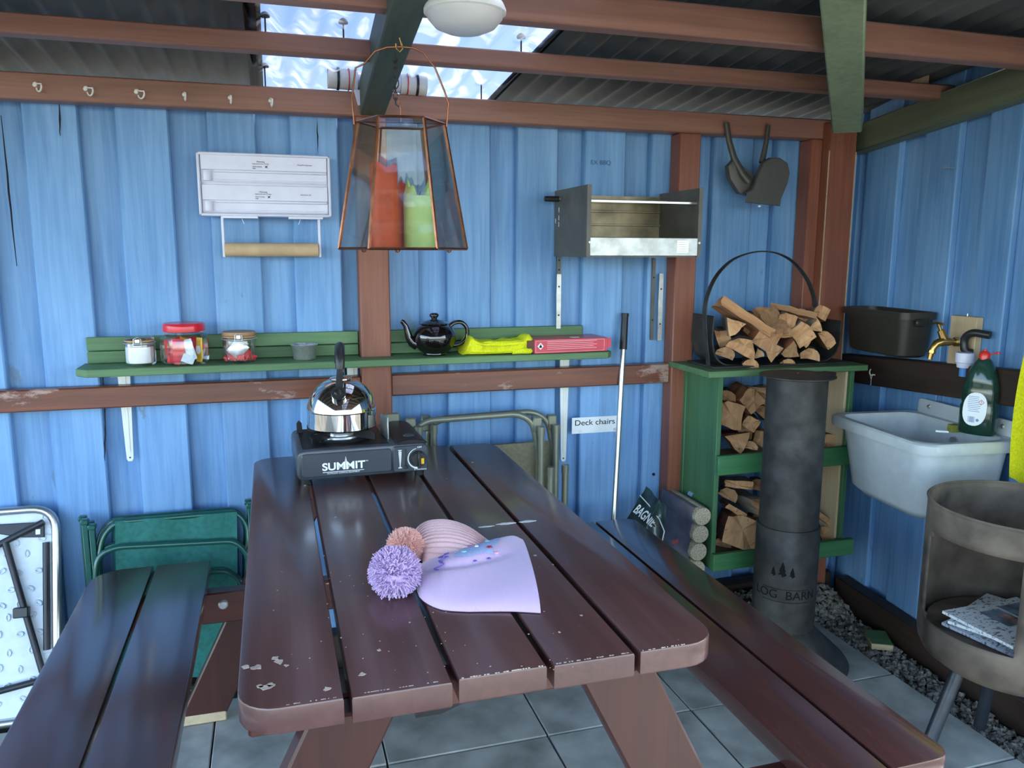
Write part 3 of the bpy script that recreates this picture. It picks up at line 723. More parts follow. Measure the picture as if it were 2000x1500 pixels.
far = [(816, 1114), (838, 1100), (884, 1089), (932, 1077), (975, 1063), (1002, 1056), (1017, 1062)]
near = [(812, 1142), (822, 1170), (858, 1190), (905, 1195), (950, 1195), (1002, 1195), (1056, 1198)]
hat_body('knit_crown', far, near, lambda s: .014 + .020 * min(1, s * 3), M['lilac'], LL, ll_o, disp=lambda s, t: .006 * math.sin(5 * s + 2.5 * t) * math.sin(PI * s) - .008 * math.exp(-((t - .05 + .5 * (s - .5)) / .12) ** 2) * math.sin(PI * min(1, s * 1.1)), z0=TZ + .0015)
pc = PZ(772, 1160, TZ) - ll_o; pompom('bobble', (pc.x, pc.y, .041), .045, 1300, M['lilac_yarn'], LL, .0011, .45, 6, .002)
# stitched patch: pale blue field with small motifs
def on_hat(s, t, lift=.001):
    f = soft(far, s); n_ = soft(near, s); z0 = TZ + .0015; a = PZ(f[0], f[1], z0); c = PZ(n_[0], n_[1], z0); w = (t + 1) / 2
    q = a.lerp(c, w); h = (.014 + .020 * min(1, s * 3)) * max(0, 1 - abs(t) ** 2.6) ** .55
    dd = .006 * math.sin(5 * s + 2.5 * t) * math.sin(PI * s) - .008 * math.exp(-((t - .05 + .5 * (s - .5)) / .12) ** 2) * math.sin(PI * min(1, s * 1.1))
    q.z = z0 + h + dd * max(0, 1 - t ** 4) + lift
    return q - ll_o
b = MB(); b.grid(lambda u, v: on_hat(.40 + .27 * u + .02 * math.sin(6 * v), -.75 + .62 * v + .03 * math.sin(7 * u)), 20, 14)
b.obj('stitched_patch', plain('pale_blue_stitching', '#aebfe2', .9, var=.06, scale=200), LL)
rs = random.Random(9)
for i, (s, t, r, col) in enumerate(((.47, -.62, .005, '#d98fb5'), (.62, -.3, .005, '#b03a5b'), (.44, -.3, .004, '#8fd0cf'), (.59, -.62, .004, '#8fd0cf'), (.68, -.15, .004, '#f0b9cf'), (.53, -.02, .003, '#7f6cc0'), (.63, -.05, .003, '#7f6cc0'), (.52, -.45, .003, '#ffffff'))):
    b = MB(); c = on_hat(s, t, .0022); pts = [(c.x + r * math.cos(2 * PI * k / 10) * (1.25 if k % 2 else .8), c.y + r * math.sin(2 * PI * k / 10) * (1.25 if k % 2 else .8)) for k in range(10)]
    b.prism(pts, c.z - .0012, c.z + .0006, 'z'); b.obj('stitched_star', plain('thread_%d' % i, col, .9), LL)
b = MB()
for s0, t0 in ((.30, -.35), (.31, -.12), (.285, .08)):
    pts = [on_hat(s0 + .035 * math.sin(k * .9) , t0 + .028 * k - .08, .002) for k in range(8)]; b.tube(pts, .0011, 5)
b.obj('stitched_lettering', plain('violet_thread', '#6f5fb0', .9), LL)

# ================================================================== GREEN SHELF AND WHAT STANDS ON IT
YS = D - .155                                  # front edge of the shelf
zs = (P(182, 718, YS).z + P(1185, 691, YS).z) / 2
xl, xr_ = P(150, 722, YS + .05).x, P(1194, 690, YS + .02).x
SH = thing('wall_shelf', 'long green stained plank shelf with low backboards on the blue wall', 'shelf', ((xl + xr_) / 2, D, zs)); so = SH.location.copy()
ch = .035; pn0, pn1 = p0 - .003, p1 + .003
poly = [(xl, D - .004), (xl, YS + ch), (xl + ch, YS), (xr_ - ch * .6, YS), (xr_, YS + ch * .6), (xr_, D - .004), (pn1, D - .004), (pn1, YF - .002), (pn0, YF - .002), (pn0, D - .004)]
b = MB(); b.prism([(p[0] - so.x, p[1] - so.y) for p in poly], -.022, 0, 'z', .002); b.obj('shelf_board', M['green_wood_x'], SH)
for x0, x1 in ((P(170, 690, D - .02).x, pn0), (pn1, P(1138, 650, D - .02).x)):
    for k in range(2):
        b = MB(); h0, h1 = (.001, .036) if k == 0 else (.038, .078)
        b.box((x0 - so.x, -.022 + .002 * k, h0), (x1 - so.x, -.003, h1), .002); b.obj('backboard', M['green_wood_x'], SH)
def bracket(px):
    x = P(px, 800, D).x - so.x; b = MB(); zb_ = P(px, 900, D).z - zs
    b.prism([(x - .018, -.024), (x + .018, -.024), (x + .010, zb_ + .008), (x + .006, zb_), (x - .006, zb_), (x - .010, zb_ + .008)], -.0095, -.0045, 'y', .001)
    b.prism([(x - .005, -.03), (x + .005, -.03), (x + .003, zb_ + .03), (x - .003, zb_ + .03)], -.0115, -.009, 'y', .0008)
    b.prism([(x - .014, -.005), (x + .014, -.005), (x + .010, -.13), (x - .010, -.13)], -.026, -.0225, 'z') if False else b.box((x - .014, -.135, -.0255), (x + .014, -.006, -.0225), .001)
    o = b.obj('bracket', M['white_metal'], SH)
    b = MB()
    for dx, zz in ((-.009, -.04), (.010, -.034), (0, zb_ + .012)): b.lathe([(0, -.0105), (.0025, -.0105), (.0025, -.008), (0, -.008)], 10, (x + dx, 0, zz), 'y')
    b.obj('screw_hole', M['black'], o)
for px in (248, 690, 1100): bracket(px)
def stand(px, y=D - .085): q = P(px, 700, y); return Vector((q.x, y, zs + .0005))
# sugar jar
def clip_jar(name, label, px, rr, hh, lid_mat, y=D - .085, seal=True):
    J = thing(name, label, 'jar', stand(px, y)); b = MB()
    b.lathe([(0, .0), (rr * .9, 0), (rr, .006), (rr, hh * .70), (rr * .97, hh * .76), (rr * .9, hh * .79), (rr * .9, hh * .82), (rr * .88, hh * .82), (rr * .88, hh * .79), (rr * .95, hh * .75), (rr * .96, hh * .70), (rr * .96, .008), (0, .006)], 36)
    b.obj('glass_body', M['glass'], J)
    b = MB()
    if seal:
        b.lathe([(0, hh * .87), (rr * .93, hh * .87), (rr * .96, hh * .90), (rr * .9, hh * .96), (rr * .6, hh), (0, hh)], 36)
    else: b.lathe([(0, hh * .88), (rr * .98, hh * .88), (rr * 1.0, hh * .90), (rr * 1.0, hh * .97), (rr * .97, hh), (0, hh)], 36)
    b.obj('lid', lid_mat, J)
    b = MB(); b.lathe([(rr * .8, hh * .82), (rr * .97, hh * .82), (rr * 1.0, hh * .845), (rr * .97, hh * .87), (rr * .8, hh * .87)], 36); b.obj('seal_ring', plain(name + '_seal', '#b98d62', .6), J)
    b = MB()
    b.tube([(rr * 1.03 * math.cos(t), rr * 1.03 * math.sin(t), hh * .77) for t in [2 * PI * k / 32 for k in range(32)]], .0012, 6, True)
    b.tube([(-.012, -rr * 1.03, hh * .77), (-.012, -rr * 1.08, hh * .70), (.012, -rr * 1.08, hh * .70), (.012, -rr * 1.03, hh * .77)], .0012, 6)
    b.tube([(-.010, -rr * 1.05, hh * .74), (-.010, -rr * 1.06, hh * .93), (0, -rr * .9, hh * .99), (.010, -rr * 1.06, hh * .93), (.010, -rr * 1.05, hh * .74)], .0013, 6)
    b.box((-.007, -rr * 1.08, hh * .80), (.007, -rr * 1.03, hh * .93), .001)
    b.obj('wire_clip', M['steel'], J)
    return J
J1 = clip_jar('sugar_jar', 'small clip top glass jar of white sugar at the left end of the shelf', 275, .042, .086, M['glass'])
b = MB(); b.lathe([(0, .0075), (.0385, .0085), (.0395, .012), (.0395, .055)], 36)
b.grid(lambda u, v: (.0395 * u * math.cos(2 * PI * v), .0395 * u * math.sin(2 * PI * v), .055 + .006 * u * math.cos(2 * PI * v)), 8, 36)
b.obj('sugar', plain('white_sugar', '#eceff0', .8, var=.02, scale=300, bump=.3), J1)
# red lidded jar with sachets (octagonal tub)
J2 = thing('sachet_jar', 'clear plastic jar with red screw lid full of sauce sachets', 'jar', stand(363)); b = MB()
def octa(r, z, n=8): return [(r * math.cos(2 * PI * (k + .5) / n), r * math.sin(2 * PI * (k + .5) / n), z) for k in range(n)]
rings = [(.060, .001), (.068, .006), (.071, .03), (.071, .07), (.066, .084), (.056, .090), (.056, .103)]
vs = []; fs = []
for r, z in rings: vs += octa(r, z)
for i in range(len(rings) - 1):
    for k in range(8): fs.append((i * 8 + k, i * 8 + (k + 1) % 8, (i + 1) * 8 + (k + 1) % 8, (i + 1) * 8 + k))
fs.append(tuple(range(8))[::-1]); v, f = b.faces(vs, fs); b.obj('tub', M['clear_plastic'], J2, smooth=30)
M['red_plastic'] = plain('red_plastic', '#d3202f', .3, coat=.3, var=.03)
b = MB(); n = 60
b.lathe([(0, .121), (.054, .121), (.0575, .118), (.0585, .112), (.0585, .098), (.056, .097)], 60); b.obj('screw_lid', M['red_plastic'], J2)
M['red_foil'] = plain('red_sachet', '#c8202c', .35, var=.2, scale=60); M['white_foil'] = plain('pale_sachet', '#cfe0e6', .35, var=.1, scale=50); M['yellow_foil'] = plain('yellow_sachet', '#e2b21c', .35, var=.08, scale=50)
rs = random.Random(21)
def sachet(parent, c, w, h, mat, rot, name='sachet', th=.006):
    b = MB()
    f = lambda sgn: (lambda u, v: ((u - .5) * w, sgn * th * .5 * (math.sin(PI * u) * math.sin(PI * v)) ** .6, (v - .5) * h))
    b.grid(f(-1), 9, 11); b.grid(f(1), 9, 11)
    bmesh.ops.remove_doubles(b.bm, verts=b.bm.verts, dist=1e-6)
    return b.obj(name, mat, parent, c, rot, recalc=True)
front = [(-.038, -.040, .044, .026, .066, 'red_foil', .6, -.12), (-.012, -.053, .046, .044, .066, 'red_foil', .05, .1), (.017, -.054, .047, .026, .062, 'white_foil', -.1, -.25), (.042, -.038, .044, .022, .072, 'yellow_foil', -.65, .06), (-.026, -.048, .020, .036, .026, 'red_foil', .25, .3), (.012, -.055, .020, .034, .026, 'white_foil', 0, .4)]
for x, y, z, w, h, m, rz, ry in front: sachet(J2, (x, y, z), w, h, M[m], (0, ry, rz))
for i in range(16): sachet(J2, (rs.uniform(-.034, .034), rs.uniform(-.02, .034), rs.uniform(.034, .052)), .032, .052, M[rs.choice(['red_foil', 'red_foil', 'white_foil', 'yellow_foil'])], (rs.uniform(-.3, .3), rs.uniform(-.8, .8), rs.uniform(-.8, .8)))
b = MB(); b.prism([(-.007, .010), (.007, .010), (.009, -.006), (.004, -.014), (-.004, -.014), (-.009, -.006)], -.0005, .0005, 'y'); b.obj('sachet_label', M['white_print'], J2, (.0395, -.0412, .046), (0, .06, -.65))
# wooden lidded clip jar of wrapped sweets
J3 = clip_jar('sweet_jar', 'clip top glass jar with wooden lid holding silver and red wrapped sweets', 469, .049, .092, wood('jar_lid_wood', '#8a6a49', '#b08d66', 'x', rough=.6), seal=False)
M['silver_foil'] = plain('silver_wrapper', '#d3d6d8', .3, .6, var=.1, scale=40)
sachet(J3, (-.004, -.030, .042), .044, .050, M['silver_foil'], (0, .75, .0), 'wrapper', .012)
for i in range(12): sachet(J3, (rs.uniform(-.026, .026), rs.uniform(-.028, .028), rs.uniform(.02, .055)), .034, .036, M[rs.choice(['silver_foil', 'red_foil', 'silver_foil'])], (rs.uniform(-1, 1), rs.uniform(-1, 1), rs.uniform(-1, 1)), 'wrapper', .008)
for x in (-.033, -.02, .026, .036, .004): sachet(J3, (x, -.036 + abs(x) * .4, .017), .024, .016, M['red_foil'], (rs.uniform(-.4, .4), rs.uniform(-.6, .6), rs.uniform(-.5, .5)), 'wrapper', .006)
# steel cup
b = MB(); b.lathe([(0, 0), (.030, 0), (.033, .003), (.0375, .042), (.0415, .045), (.0420, .0475), (.0405, .048), (.0365, .043), (.032, .006), (0, .004)], 40)
tag(b.obj('steel_bowl', M['steel'], None, stand(595), smooth=50), 'small brushed steel bowl on the green shelf right of the jars', 'bowl')
# teapot
TP = thing('teapot', 'glossy dark brown round teapot on the green shelf', 'teapot', stand(849), math.radians(4))
b = MB(); b.lathe([(0, 0), (.038, 0), (.040, .004), (.039, .008), (.052, .018), (.066, .036), (.071, .056), (.068, .074), (.058, .090), (.046, .0985), (.043, .1005), (.043, .103)], 48); b.obj('body', M['teapot'], TP, smooth=60)
b = MB(); b.lathe([(.046, .1005), (.047, .103), (.043, .106), (.026, .112), (.012, .115), (.009, .118), (.011, .122), (.0155, .127), (.0155, .131), (.010, .136), (0, .137)], 40); b.obj('lid', M['teapot'], TP, smooth=60)
sp = [Vector(p) for p in ((-.058, 0, .036), (-.074, 0, .045), (-.084, 0, .060), (-.089, 0, .080), (-.094, 0, .098), (-.103, 0, .110), (-.108, 0, .113))]
b = MB(); b.tube(sp, [.019, .0165, .0125, .0105, .0085, .0078, .0072], 16); b.obj('spout', M['teapot'], TP, smooth=60)
hp = rnd([(.056, 0, .028), (.088, 0, .030), (.112, 0, .052), (.112, 0, .086), (.092, 0, .106), (.066, 0, .104), (.046, 0, .088)], .03, 5)
b = MB(); b.tube(hp, [(.0065, .0075)] * len(hp), 12); b.obj('handle', M['teapot'], TP, smooth=60)
# yellow cloth folded
M['yellow_cloth'] = plain('yellow_microfibre', '#dfe02a', .95, var=.07, scale=220, bump=.5, spec=.2)
b = MB(); rs = random.Random(4); qa = P(903, 690, D - .085); cw = P(1030, 690, D - .085).x - qa.x
def cloth(u, v):
    x = qa.x + cw * u; a = 2 * PI * v
    hh = .024 * (1 + .35 * math.exp(-((u - .03) / .1) ** 2) + .35 * math.exp(-((u - .93) / .05) ** 2) - .15 * math.sin(PI * u)); rr_ = .055
    if u < .06: hh *= (.5 + u / .12)
    ry = math.copysign(abs(math.cos(a)) ** .55, math.cos(a)); rz = math.copysign(abs(math.sin(a)) ** .6, math.sin(a))
    w = .004 * mnoise.noise(Vector((u * 7, v * 6, 3))) + .002 * math.sin(26 * v * PI) * math.sin(PI * u)
    return (x + .006 * rz, D - .085 + rr_ * ry + w * ry * 2, zs + hh + .0008 + hh * rz + max(0, rz) * w * 1.5)
b.grid(cloth, 40, 48, False, True)
for u in (0, 1):
    c = [cloth(u, j / 48) for j in range(48)]; b.faces(c, [tuple(range(48))])
bmesh.ops.remove_doubles(b.bm, verts=b.bm.verts, dist=1e-6)
# rolled corner
qe = P(1030, 684, YS + .012); b.tube([(qe.x - .05, YS + .018, zs + .010), (qe.x - .02, YS + .016, zs + .011), (qe.x + .012, YS + .014, zs + .0105), (qe.x + .018, YS + .014, zs + .0095)], [.0095, .010, .0098, .004], 12)
o = b.obj('cleaning_cloth', M['yellow_cloth'], smooth=70, recalc=True); tag(o, 'folded bright yellow cleaning cloth between teapot and red box', 'cloth')
# red box
bx0, bx1 = P(1043, 675, YS + .01).x, P(1188, 675, YS + .01).x
RB = thing('red_box', 'flat red cardboard box with flammable warning diamond at the end of the shelf', 'box', ((bx0 + bx1) / 2, YS + .012, zs + .001), math.radians(2)); hw = (bx1 - bx0) / 2
M['red_card'] = plain('red_card', '#c9384a', .4, var=.05, scale=25, coat=.3); M['brown_card'] = plain('brown_card', '#6a4638', .8, var=.1)
b = MB(); b.box((-hw, 0, 0), (hw, .125, .046), .001); b.obj('carton', M['red_card'], RB)
b = MB(); b.box((-hw - .022, .002, .002), (-hw, .12, .043), .001); b.obj('open_end', M['brown_card'], RB)
b = MB(); b.box((hw, .002, .012), (hw + .014, .0035, .044)); b.prism([(hw - .022, -.002), (hw + .006, -.002), (hw + .016, -.024), (hw - .004, -.016)], .0, .001, 'y'); b.obj('end_flap', M['red_card'], RB)
b = MB(); c = (-hw + .022, .024); b.prism([(c[0] - .011, c[1]), (c[0], c[1] - .012), (c[0] + .011, c[1]), (c[0], c[1] + .012)], -.0007, .0, 'y'); dm = b.obj('warning_diamond', M['white_print'], RB)
b = MB(); b.prism([(c[0] - .004, c[1] - .005), (c[0] + .004, c[1] - .005), (c[0] + .0045, c[1]), (c[0] + .002, c[1] + .002), (c[0] + .001, c[1] + .007), (c[0] - .002, c[1] + .003), (c[0] - .0045, c[1] - .001)], -.0012, -.0006, 'y'); b.obj('flame', M['black'], dm)
b = MB(); m_pink = plain('pale_pink_print', '#f0c4c8', .5, var=.01)
for k in range(5): b.box((-hw + .045, -.0006, .013 + .006 * k), (hw - .04 - .012 * (k % 2), .0, .0142 + .006 * k))
for a_, c_ in (((-hw + .005, .003), (hw - .012, .0038)), ((-hw + .005, .041), (hw - .012, .0418)), ((-hw + .005, .003), (-hw + .0058, .0418)), ((hw - .0128, .003), (hw - .012, .0418))): b.box((a_[0], -.0006, a_[1]), (c_[0], 0, c_[1]))
b.obj('printed_lines', m_pink, RB)
b = MB(); b.box((hw * .1, .03, .046), (hw * .1 + .03, .05, .0466)); b.obj('sticker', M['white_print'], RB)

# ================================================================== WRAP DISPENSER
y_d = D - .065
a = P(380, 296, y_d); c = P(648, 424, y_d)
x0, z1 = P(382, 297, y_d).x, P(510, 300, y_d).z; x1, z0 = P(648, 420, y_d).x, P(515, 423, y_d).z
WD = thing('wrap_dispenser', 'white plastic wall dispenser for cling film and foil with cardboard roll below', 'dispenser', ((x0 + x1) / 2, D - .001, z0)); hw = (x1 - x0) / 2; H = z1 - z0
b = MB(); b.box((-hw, -.05, 0), (hw, 0, H), .008, 2); b.obj('housing', M['white_plastic'], WD)
b = MB(); t = .008
for q0_, q1_ in (((-hw, 0), (hw, t)), ((-hw, H - t), (hw, H)), ((-hw, 0), (-hw + t, H)), ((hw - t, 0), (hw, H))): b.box((q0_[0], -.065, q0_[1]), (q1_[0], -.049, q1_[1]), .003)
b.obj('rim', M['white_plastic'], WD)
for k in range(2):
    zb0 = .010 + k * (H / 2 - .004); zb1 = zb0 + H / 2 - .016
    b = MB(); b.box((-hw + .010, -.060, zb0 + .036), (hw - .010, -.048, zb1 + .006), .002); b.box((-hw + .010, -.055, zb0), (hw - .010, -.048, zb0 + .036), .001)
    dw = b.obj('drawer', M['white_plastic'], WD)
    b = MB(); b.box((-hw + .045, -.0635, zb0 + .029), (hw - .012, -.052, zb0 + .036), .002); b.box((-hw + .045, -.060, zb0 + .003), (hw - .012, -.053, zb0 + .008), .001); b.obj('cutter_rail', M['white_plastic'], dw)
    b = MB(); b.lathe([(.012, -.0145), (.013, -.013), (.013, .013), (.012, .0145)], 20, (-hw + .028, -.057, zb0 + .018)); b.obj('cutter_slide', M['white_plastic'], dw)
    zc = zb0 + .050; xo = -.012 + .004 * (1 - k)
    text_obj('warning_print', 'Warning', .0065, M['dark_print'], dw, (xo, -.0604, zc + .012))
    text_obj('warning_print', 'Keep hands clear of blade', .0045, M['dark_print'], dw, (xo, -.0604, zc + .006))
    text_obj('warning_print', 'Sharp cutting', .005, M['dark_print'], dw, (xo - .010, -.0604, zc - .002))
    text_obj('warning_print', 'edge', .005, M['dark_print'], dw, (xo - .019, -.0604, zc - .007))
    text_obj('contents_print', 'Aluminium foil' if k == 0 else 'Cling film dispenser', .0055, M['dark_print'], dw, (hw - .075, -.0604, zc + .006))
    b = MB(); b.prism([(-.005, .004), (.0, .001), (.005, .005), (.002, -.001), (.006, -.005), (0, -.002), (-.004, -.005), (-.002, 0)], -.0006, .0, 'y'); b.obj('hand_symbol', M['dark_print'], dw, (xo + .016, -.0602, zc - .002))
for sx, xx in ((-1, P(435, 450, y_d).x), (1, P(624, 450, y_d).x)):
    xx -= WD.location.x; zl = P(530, 500, y_d).z - z0 - .004
    b = MB(); b.box((xx - .004, -.058, zl), (xx + .004, -.042, .002), .002); b.obj('roll_arm', M['white_plastic'], WD)
    b = MB(); b.box((min(xx, xx - sx * .09), -.062, -.006), (max(xx, xx - sx * .09) + .012, -.03, .001), .001); b.obj('arm_plate', M['white_plastic'], WD)
    b = MB(); zz = -.006; b.tube([(xx - sx * .055, -.05, zz), (xx - sx * .058, -.05, zz - .008), (xx - sx * .061, -.05, zz - .016)], .0012, 6); b.obj('clip_wire', M['white_plastic'], WD)
xa, xb = P(439, 490, y_d).x - WD.location.x, P(622, 490, y_d).x - WD.location.x; zc = P(530, 488, y_d).z - z0; rr = .0205
b = MB(); b.lathe([(rr - .002, xa), (rr, xa), (rr, xb), (rr - .002, xb), (rr - .002, xa)], 32, (0, -.05, zc), 'x'); b.obj('cardboard_tube', plain('cardboard', '#c3a782', .8, var=.06, scale=20), WD)

# ================================================================== CUP HOOKS
M['hook_white'] = plain('white_coated_hook', '#e6e4da', .35, var=.02)
def hook(px, py, i, n):
    q = P(px, py, YF); b = MB(); a0 = math.radians([20, 25, 30, 70, 80, 75][i])
    pts = [Vector((0, .012, .004)), Vector((0, -.004, .004))] + [Vector((0, -.010 - .0095 * math.cos(t), .004 - .010 + .0105 * math.sin(t))) for t in [math.radians(60 + 24 * k) for k in range(11)]]
    pts = [Vector((0, .012, .005)), Vector((0, -.006, .005)), Vector((0, -.010, .002))] + [Vector((0, -.016 - .0105 * math.cos(t), -.004 - .0115 * math.sin(t))) for t in [math.radians(-20 + 23 * k) for k in range(9)]]
    rot = Matrix.Rotation(math.radians([42, 45, 48, 10, 8, 10][i]), 3, 'Z')
    b.tube([rot @ (p * 1.2) for p in pts], .0024, 8); b.lathe([(0, -.003), (.005, -.003), (.006, 0), (0, 0)], 12, (0, 0, 0), 'y')
    tag(b.obj('cup_hook', M['hook_white'], None, (q.x, YF - .001, q.z)), 'white cup hook screwed into the top wall plate, ' + n, 'hook', 'cup hooks on the top plate')
for i, (px, py) in enumerate(((68, 166), (167, 174), (266, 180), (360, 185), (449, 191), (528, 197))): hook(px, py, i, ['leftmost of six', 'second from the left', 'third from the left', 'third from the right of the row', 'second from the right of the row', 'last before the skylight edge'][i])

# ================================================================== DECK CHAIRS SIGN
ya_ = D - .0045; a = P(1117, 832, ya_); c = P(1206, 827, ya_); hs = (P(1160, 814, ya_).z - P(1160, 845, ya_).z) / 2
SG = thing('paper_sign', 'white paper sign reading Deck chairs pinned to the blue wall', 'sign', ((a.x + c.x) / 2, ya_, (a.z + c.z) / 2), rot=(0, math.radians(.3), 0)); hw = (c.x - a.x) / 2
b = MB(); b.box((-hw, 0, -hs), (hw, .0015, hs)); b.obj('paper', M['white_print'], SG)
text_obj('lettering', 'Deck chairs', .0285, M['black'], SG, (0.0, -.0006, .009), sx=1.16)
for x in (-hw + .03, hw - .012):
    b = MB(); b.lathe([(0, -.0035), (.005, -.003), (.0065, 0), (0, 0)], 14, (x, 0, -hs + .008), 'y'); b.obj('clear_pin', M['clear_plastic'], SG)

# ================================================================== LANTERN AND CANDLES
YL = 1.87
lb = P(788, 486, YL); LN = thing('glass_lantern', 'copper framed tapering glass lantern hanging from the dark rafter', 'lantern', (lb.x, YL, lb.z), math.radians(-9)); 
R0, R1 = .147, .098; HL = P(788, 240, YL).z - lb.z
def hexp(r, z): return [Vector((r * math.cos(PI / 3 * k), r * math.sin(PI / 3 * k), z)) for k in range(6)]
lo, hi = hexp(R0, 0), hexp(R1, HL)
b = MB()
for k in range(6): b.tube([lo[k], hi[k]], .0036, 4); b.tube([lo[k], lo[(k + 1) % 6]], .003, 4); b.tube([hi[k], hi[(k + 1) % 6]], .003, 4)
b.obj('copper_frame', M['copper'], LN, smooth=0)
M['lantern_glass'] = glass('lantern_glass', (.93, .96, .95), 0, .22)
for k in range(6):
    i = (k + 1) % 6; n_ = ((lo[k] + lo[i]) / 2).normalized() * .001
    b = MB(); b.faces([lo[k], lo[i], hi[i], hi[k], lo[k] - n_, lo[i] - n_, hi[i] - n_, hi[k] - n_], [(0, 1, 2, 3), (7, 6, 5, 4), (0, 4, 5, 1), (1, 5, 6, 2), (2, 6, 7, 3), (3, 7, 4, 0)]); b.obj('pane', M['lantern_glass'], LN, smooth=0)
b = MB(); b.prism([(p.x, p.y) for p in hexp(R0 * .98, 0)], -.003, .001, 'z'); b.obj('base_plate', M['copper'], LN)
b = MB()
for k in range(3): b.lathe([(0, -.009), (.005, -.007), (.006, -.003), (0, -.003)], 10, (R0 * .8 * math.cos(2.1 * k + .4), R0 * .8 * math.sin(2.1 * k + .4), 0))
b.obj('foot', M['copper'], LN)
ang = 0.0; e = Vector((math.cos(ang), math.sin(ang), 0)); HT = P(788, 92, YL).z - lb.z
hp = [(-.104, HL - .006), (-.108, HL + .05), (-.098, HL + .115), (-.078, HT - .038), (-.055, HT - .012), (-.028, HT - .002), (0, HT), (.028, HT - .001), (.052, HT - .010), (.078, HT - .042), (.098, HT - .09), (.108, HL + .045), (.102, HL - .006)]
b = MB(); b.tube([e * x + Vector((0, 0, z)) for x, z in hp], .0022, 8); b.obj('wire_handle', M['copper'], LN)
b = MB(); b.tube([(0, 0, HL + .02 * 0), (.0, 0, HL + .03), (-.006, 0, HL + .055), (-.018, 0, HL + .07)], .0013, 6); b.tube([hi[0], hi[3]], .0016, 5); b.obj('wick_wire', M['copper'], LN)
# hook in the rafter that carries it
zraf = P(728, 226, YF).z + RS * (YF - YL)
b = MB(); zt_ = lb.z + HT
b.tube([(0, 0, zraf + .03), (0, 0, zt_ + .02), (.004, 0, zt_ + .008), (.006, 0, zt_ - .004), (0, 0, zt_ - .010), (-.007, 0, zt_ - .004), (-.008, 0, zt_ + .006)], .0022, 8)
tag(b.obj('brass_hook', M['brass'], None, (lb.x, YL, 0)), 'slim brass screw hook in the rafter holding the lantern handle', 'hook')
def candle(name, label, px, py_top, r, mat, y, melt, seed):
    q = P(px, 480, y); zt_ = P(px, py_top, y).z; z0 = lb.z + .0025; h = zt_ - z0; rs = random.Random(seed)
    ph = rs.uniform(0, 6)
    CN = thing(name, label, 'candle', (q.x, y, z0)); b = MB(); n = 32
    prof = [(0, 0), (r, 0), (r * 1.01, h * .1), (r * .99, h * .5), (r * .98, h * .9)]
    b.lathe(prof[1:], n)
    b.grid(lambda u, v: (r * .98 * math.cos(2 * PI * v) * (1 - .25 * u * melt), r * .98 * math.sin(2 * PI * v) * (1 - .25 * u * melt), h * .9 + (h * .1 + melt * .02 * math.sin(2 * PI * v * 2 + ph) + melt * .012 * math.sin(2 * PI * v * 5)) * u), 6, n, False, True)
    b.grid(lambda u, v: (r * .98 * (1 - .25 * melt) * (1 - u) * math.cos(2 * PI * v), r * .98 * (1 - .25 * melt) * (1 - u) * math.sin(2 * PI * v), h * .9 + (h * .1 + melt * .02 * math.sin(2 * PI * v * 2 + ph) + melt * .012 * math.sin(2 * PI * v * 5)) * (1 - u) - .02 * u), 5, n, False, True)
    b.obj('wax', mat, CN, smooth=60)
    b = MB(); b.tube([(0, 0, h * .9 - .03), (.001, 0, h * .9 + .004), (.004, 0, h * .9 + .010)], .0012, 6); b.obj('wick', M['black'], CN)
M['orange_wax'] = plain('orange_wax', '#d2512a', .45, var=.1, scale=25, sss=.15, bump=.1); M['red_wax'] = plain('red_wax', '#b8351f', .45, var=.1, scale=25, sss=.15); M['green_wax'] = plain('pale_green_wax', '#c3dc8c', .45, var=.05, scale=25, sss=.2)
candle('pillar_candle', 'tall orange pillar candle on the left inside the lantern', 752, 322, .032, M['orange_wax'], YL - .03, .25, 1)
candle('pillar_candle', 'short burnt down red candle in the middle of the lantern', 792, 368, .024, M['red_wax'], YL + .06, .6, 2)
candle('pillar_candle', 'pale green candle with jagged melted rim inside the lantern', 820, 372, .036, M['green_wax'], YL - .02, 1.0, 3)
# chain hanging from the rafter beside it
YC = 1.98; ct = P(772, 165, YC); zc_ = P(728, 226, YF).z + RS * (YF - YC)
CH = thing('hanging_chain', 'short dark metal chain hanging from the rafter behind the lantern handle', 'chain', (ct.x, YC, zc_))
b = MB(); b.tube([(0, 0, .02), (0, 0, -.008), (.006, 0, -.014), (0, 0, -.020), (-.006, 0, -.014)], .002, 6); b.obj('eye_screw', M['black_metal'], CH)
z = -.018
for k in range(5):
    ln = .013 if k not in (1, 2) else .022; w = .005 if k not in (1, 2) else .008; b = MB()
    pts = [(w * math.cos(t) if k % 2 == 0 else 0, 0 if k % 2 == 0 else w * math.cos(t), z - ln / 2 + (ln / 2 + .003) * math.sin(t)) for t in [2 * PI * j / 16 for j in range(16)]]
    b.tube(pts, .0014, 6, True); b.obj('link', M['black_metal'], CH); z -= ln
b = MB(); b.tube([(0, 0, z + .004), (0, 0, z - .012), (.008, 0, z - .018), (.010, 0, z - .008)], .0022, 6); b.obj('end_hook', M['black_metal'], CH)

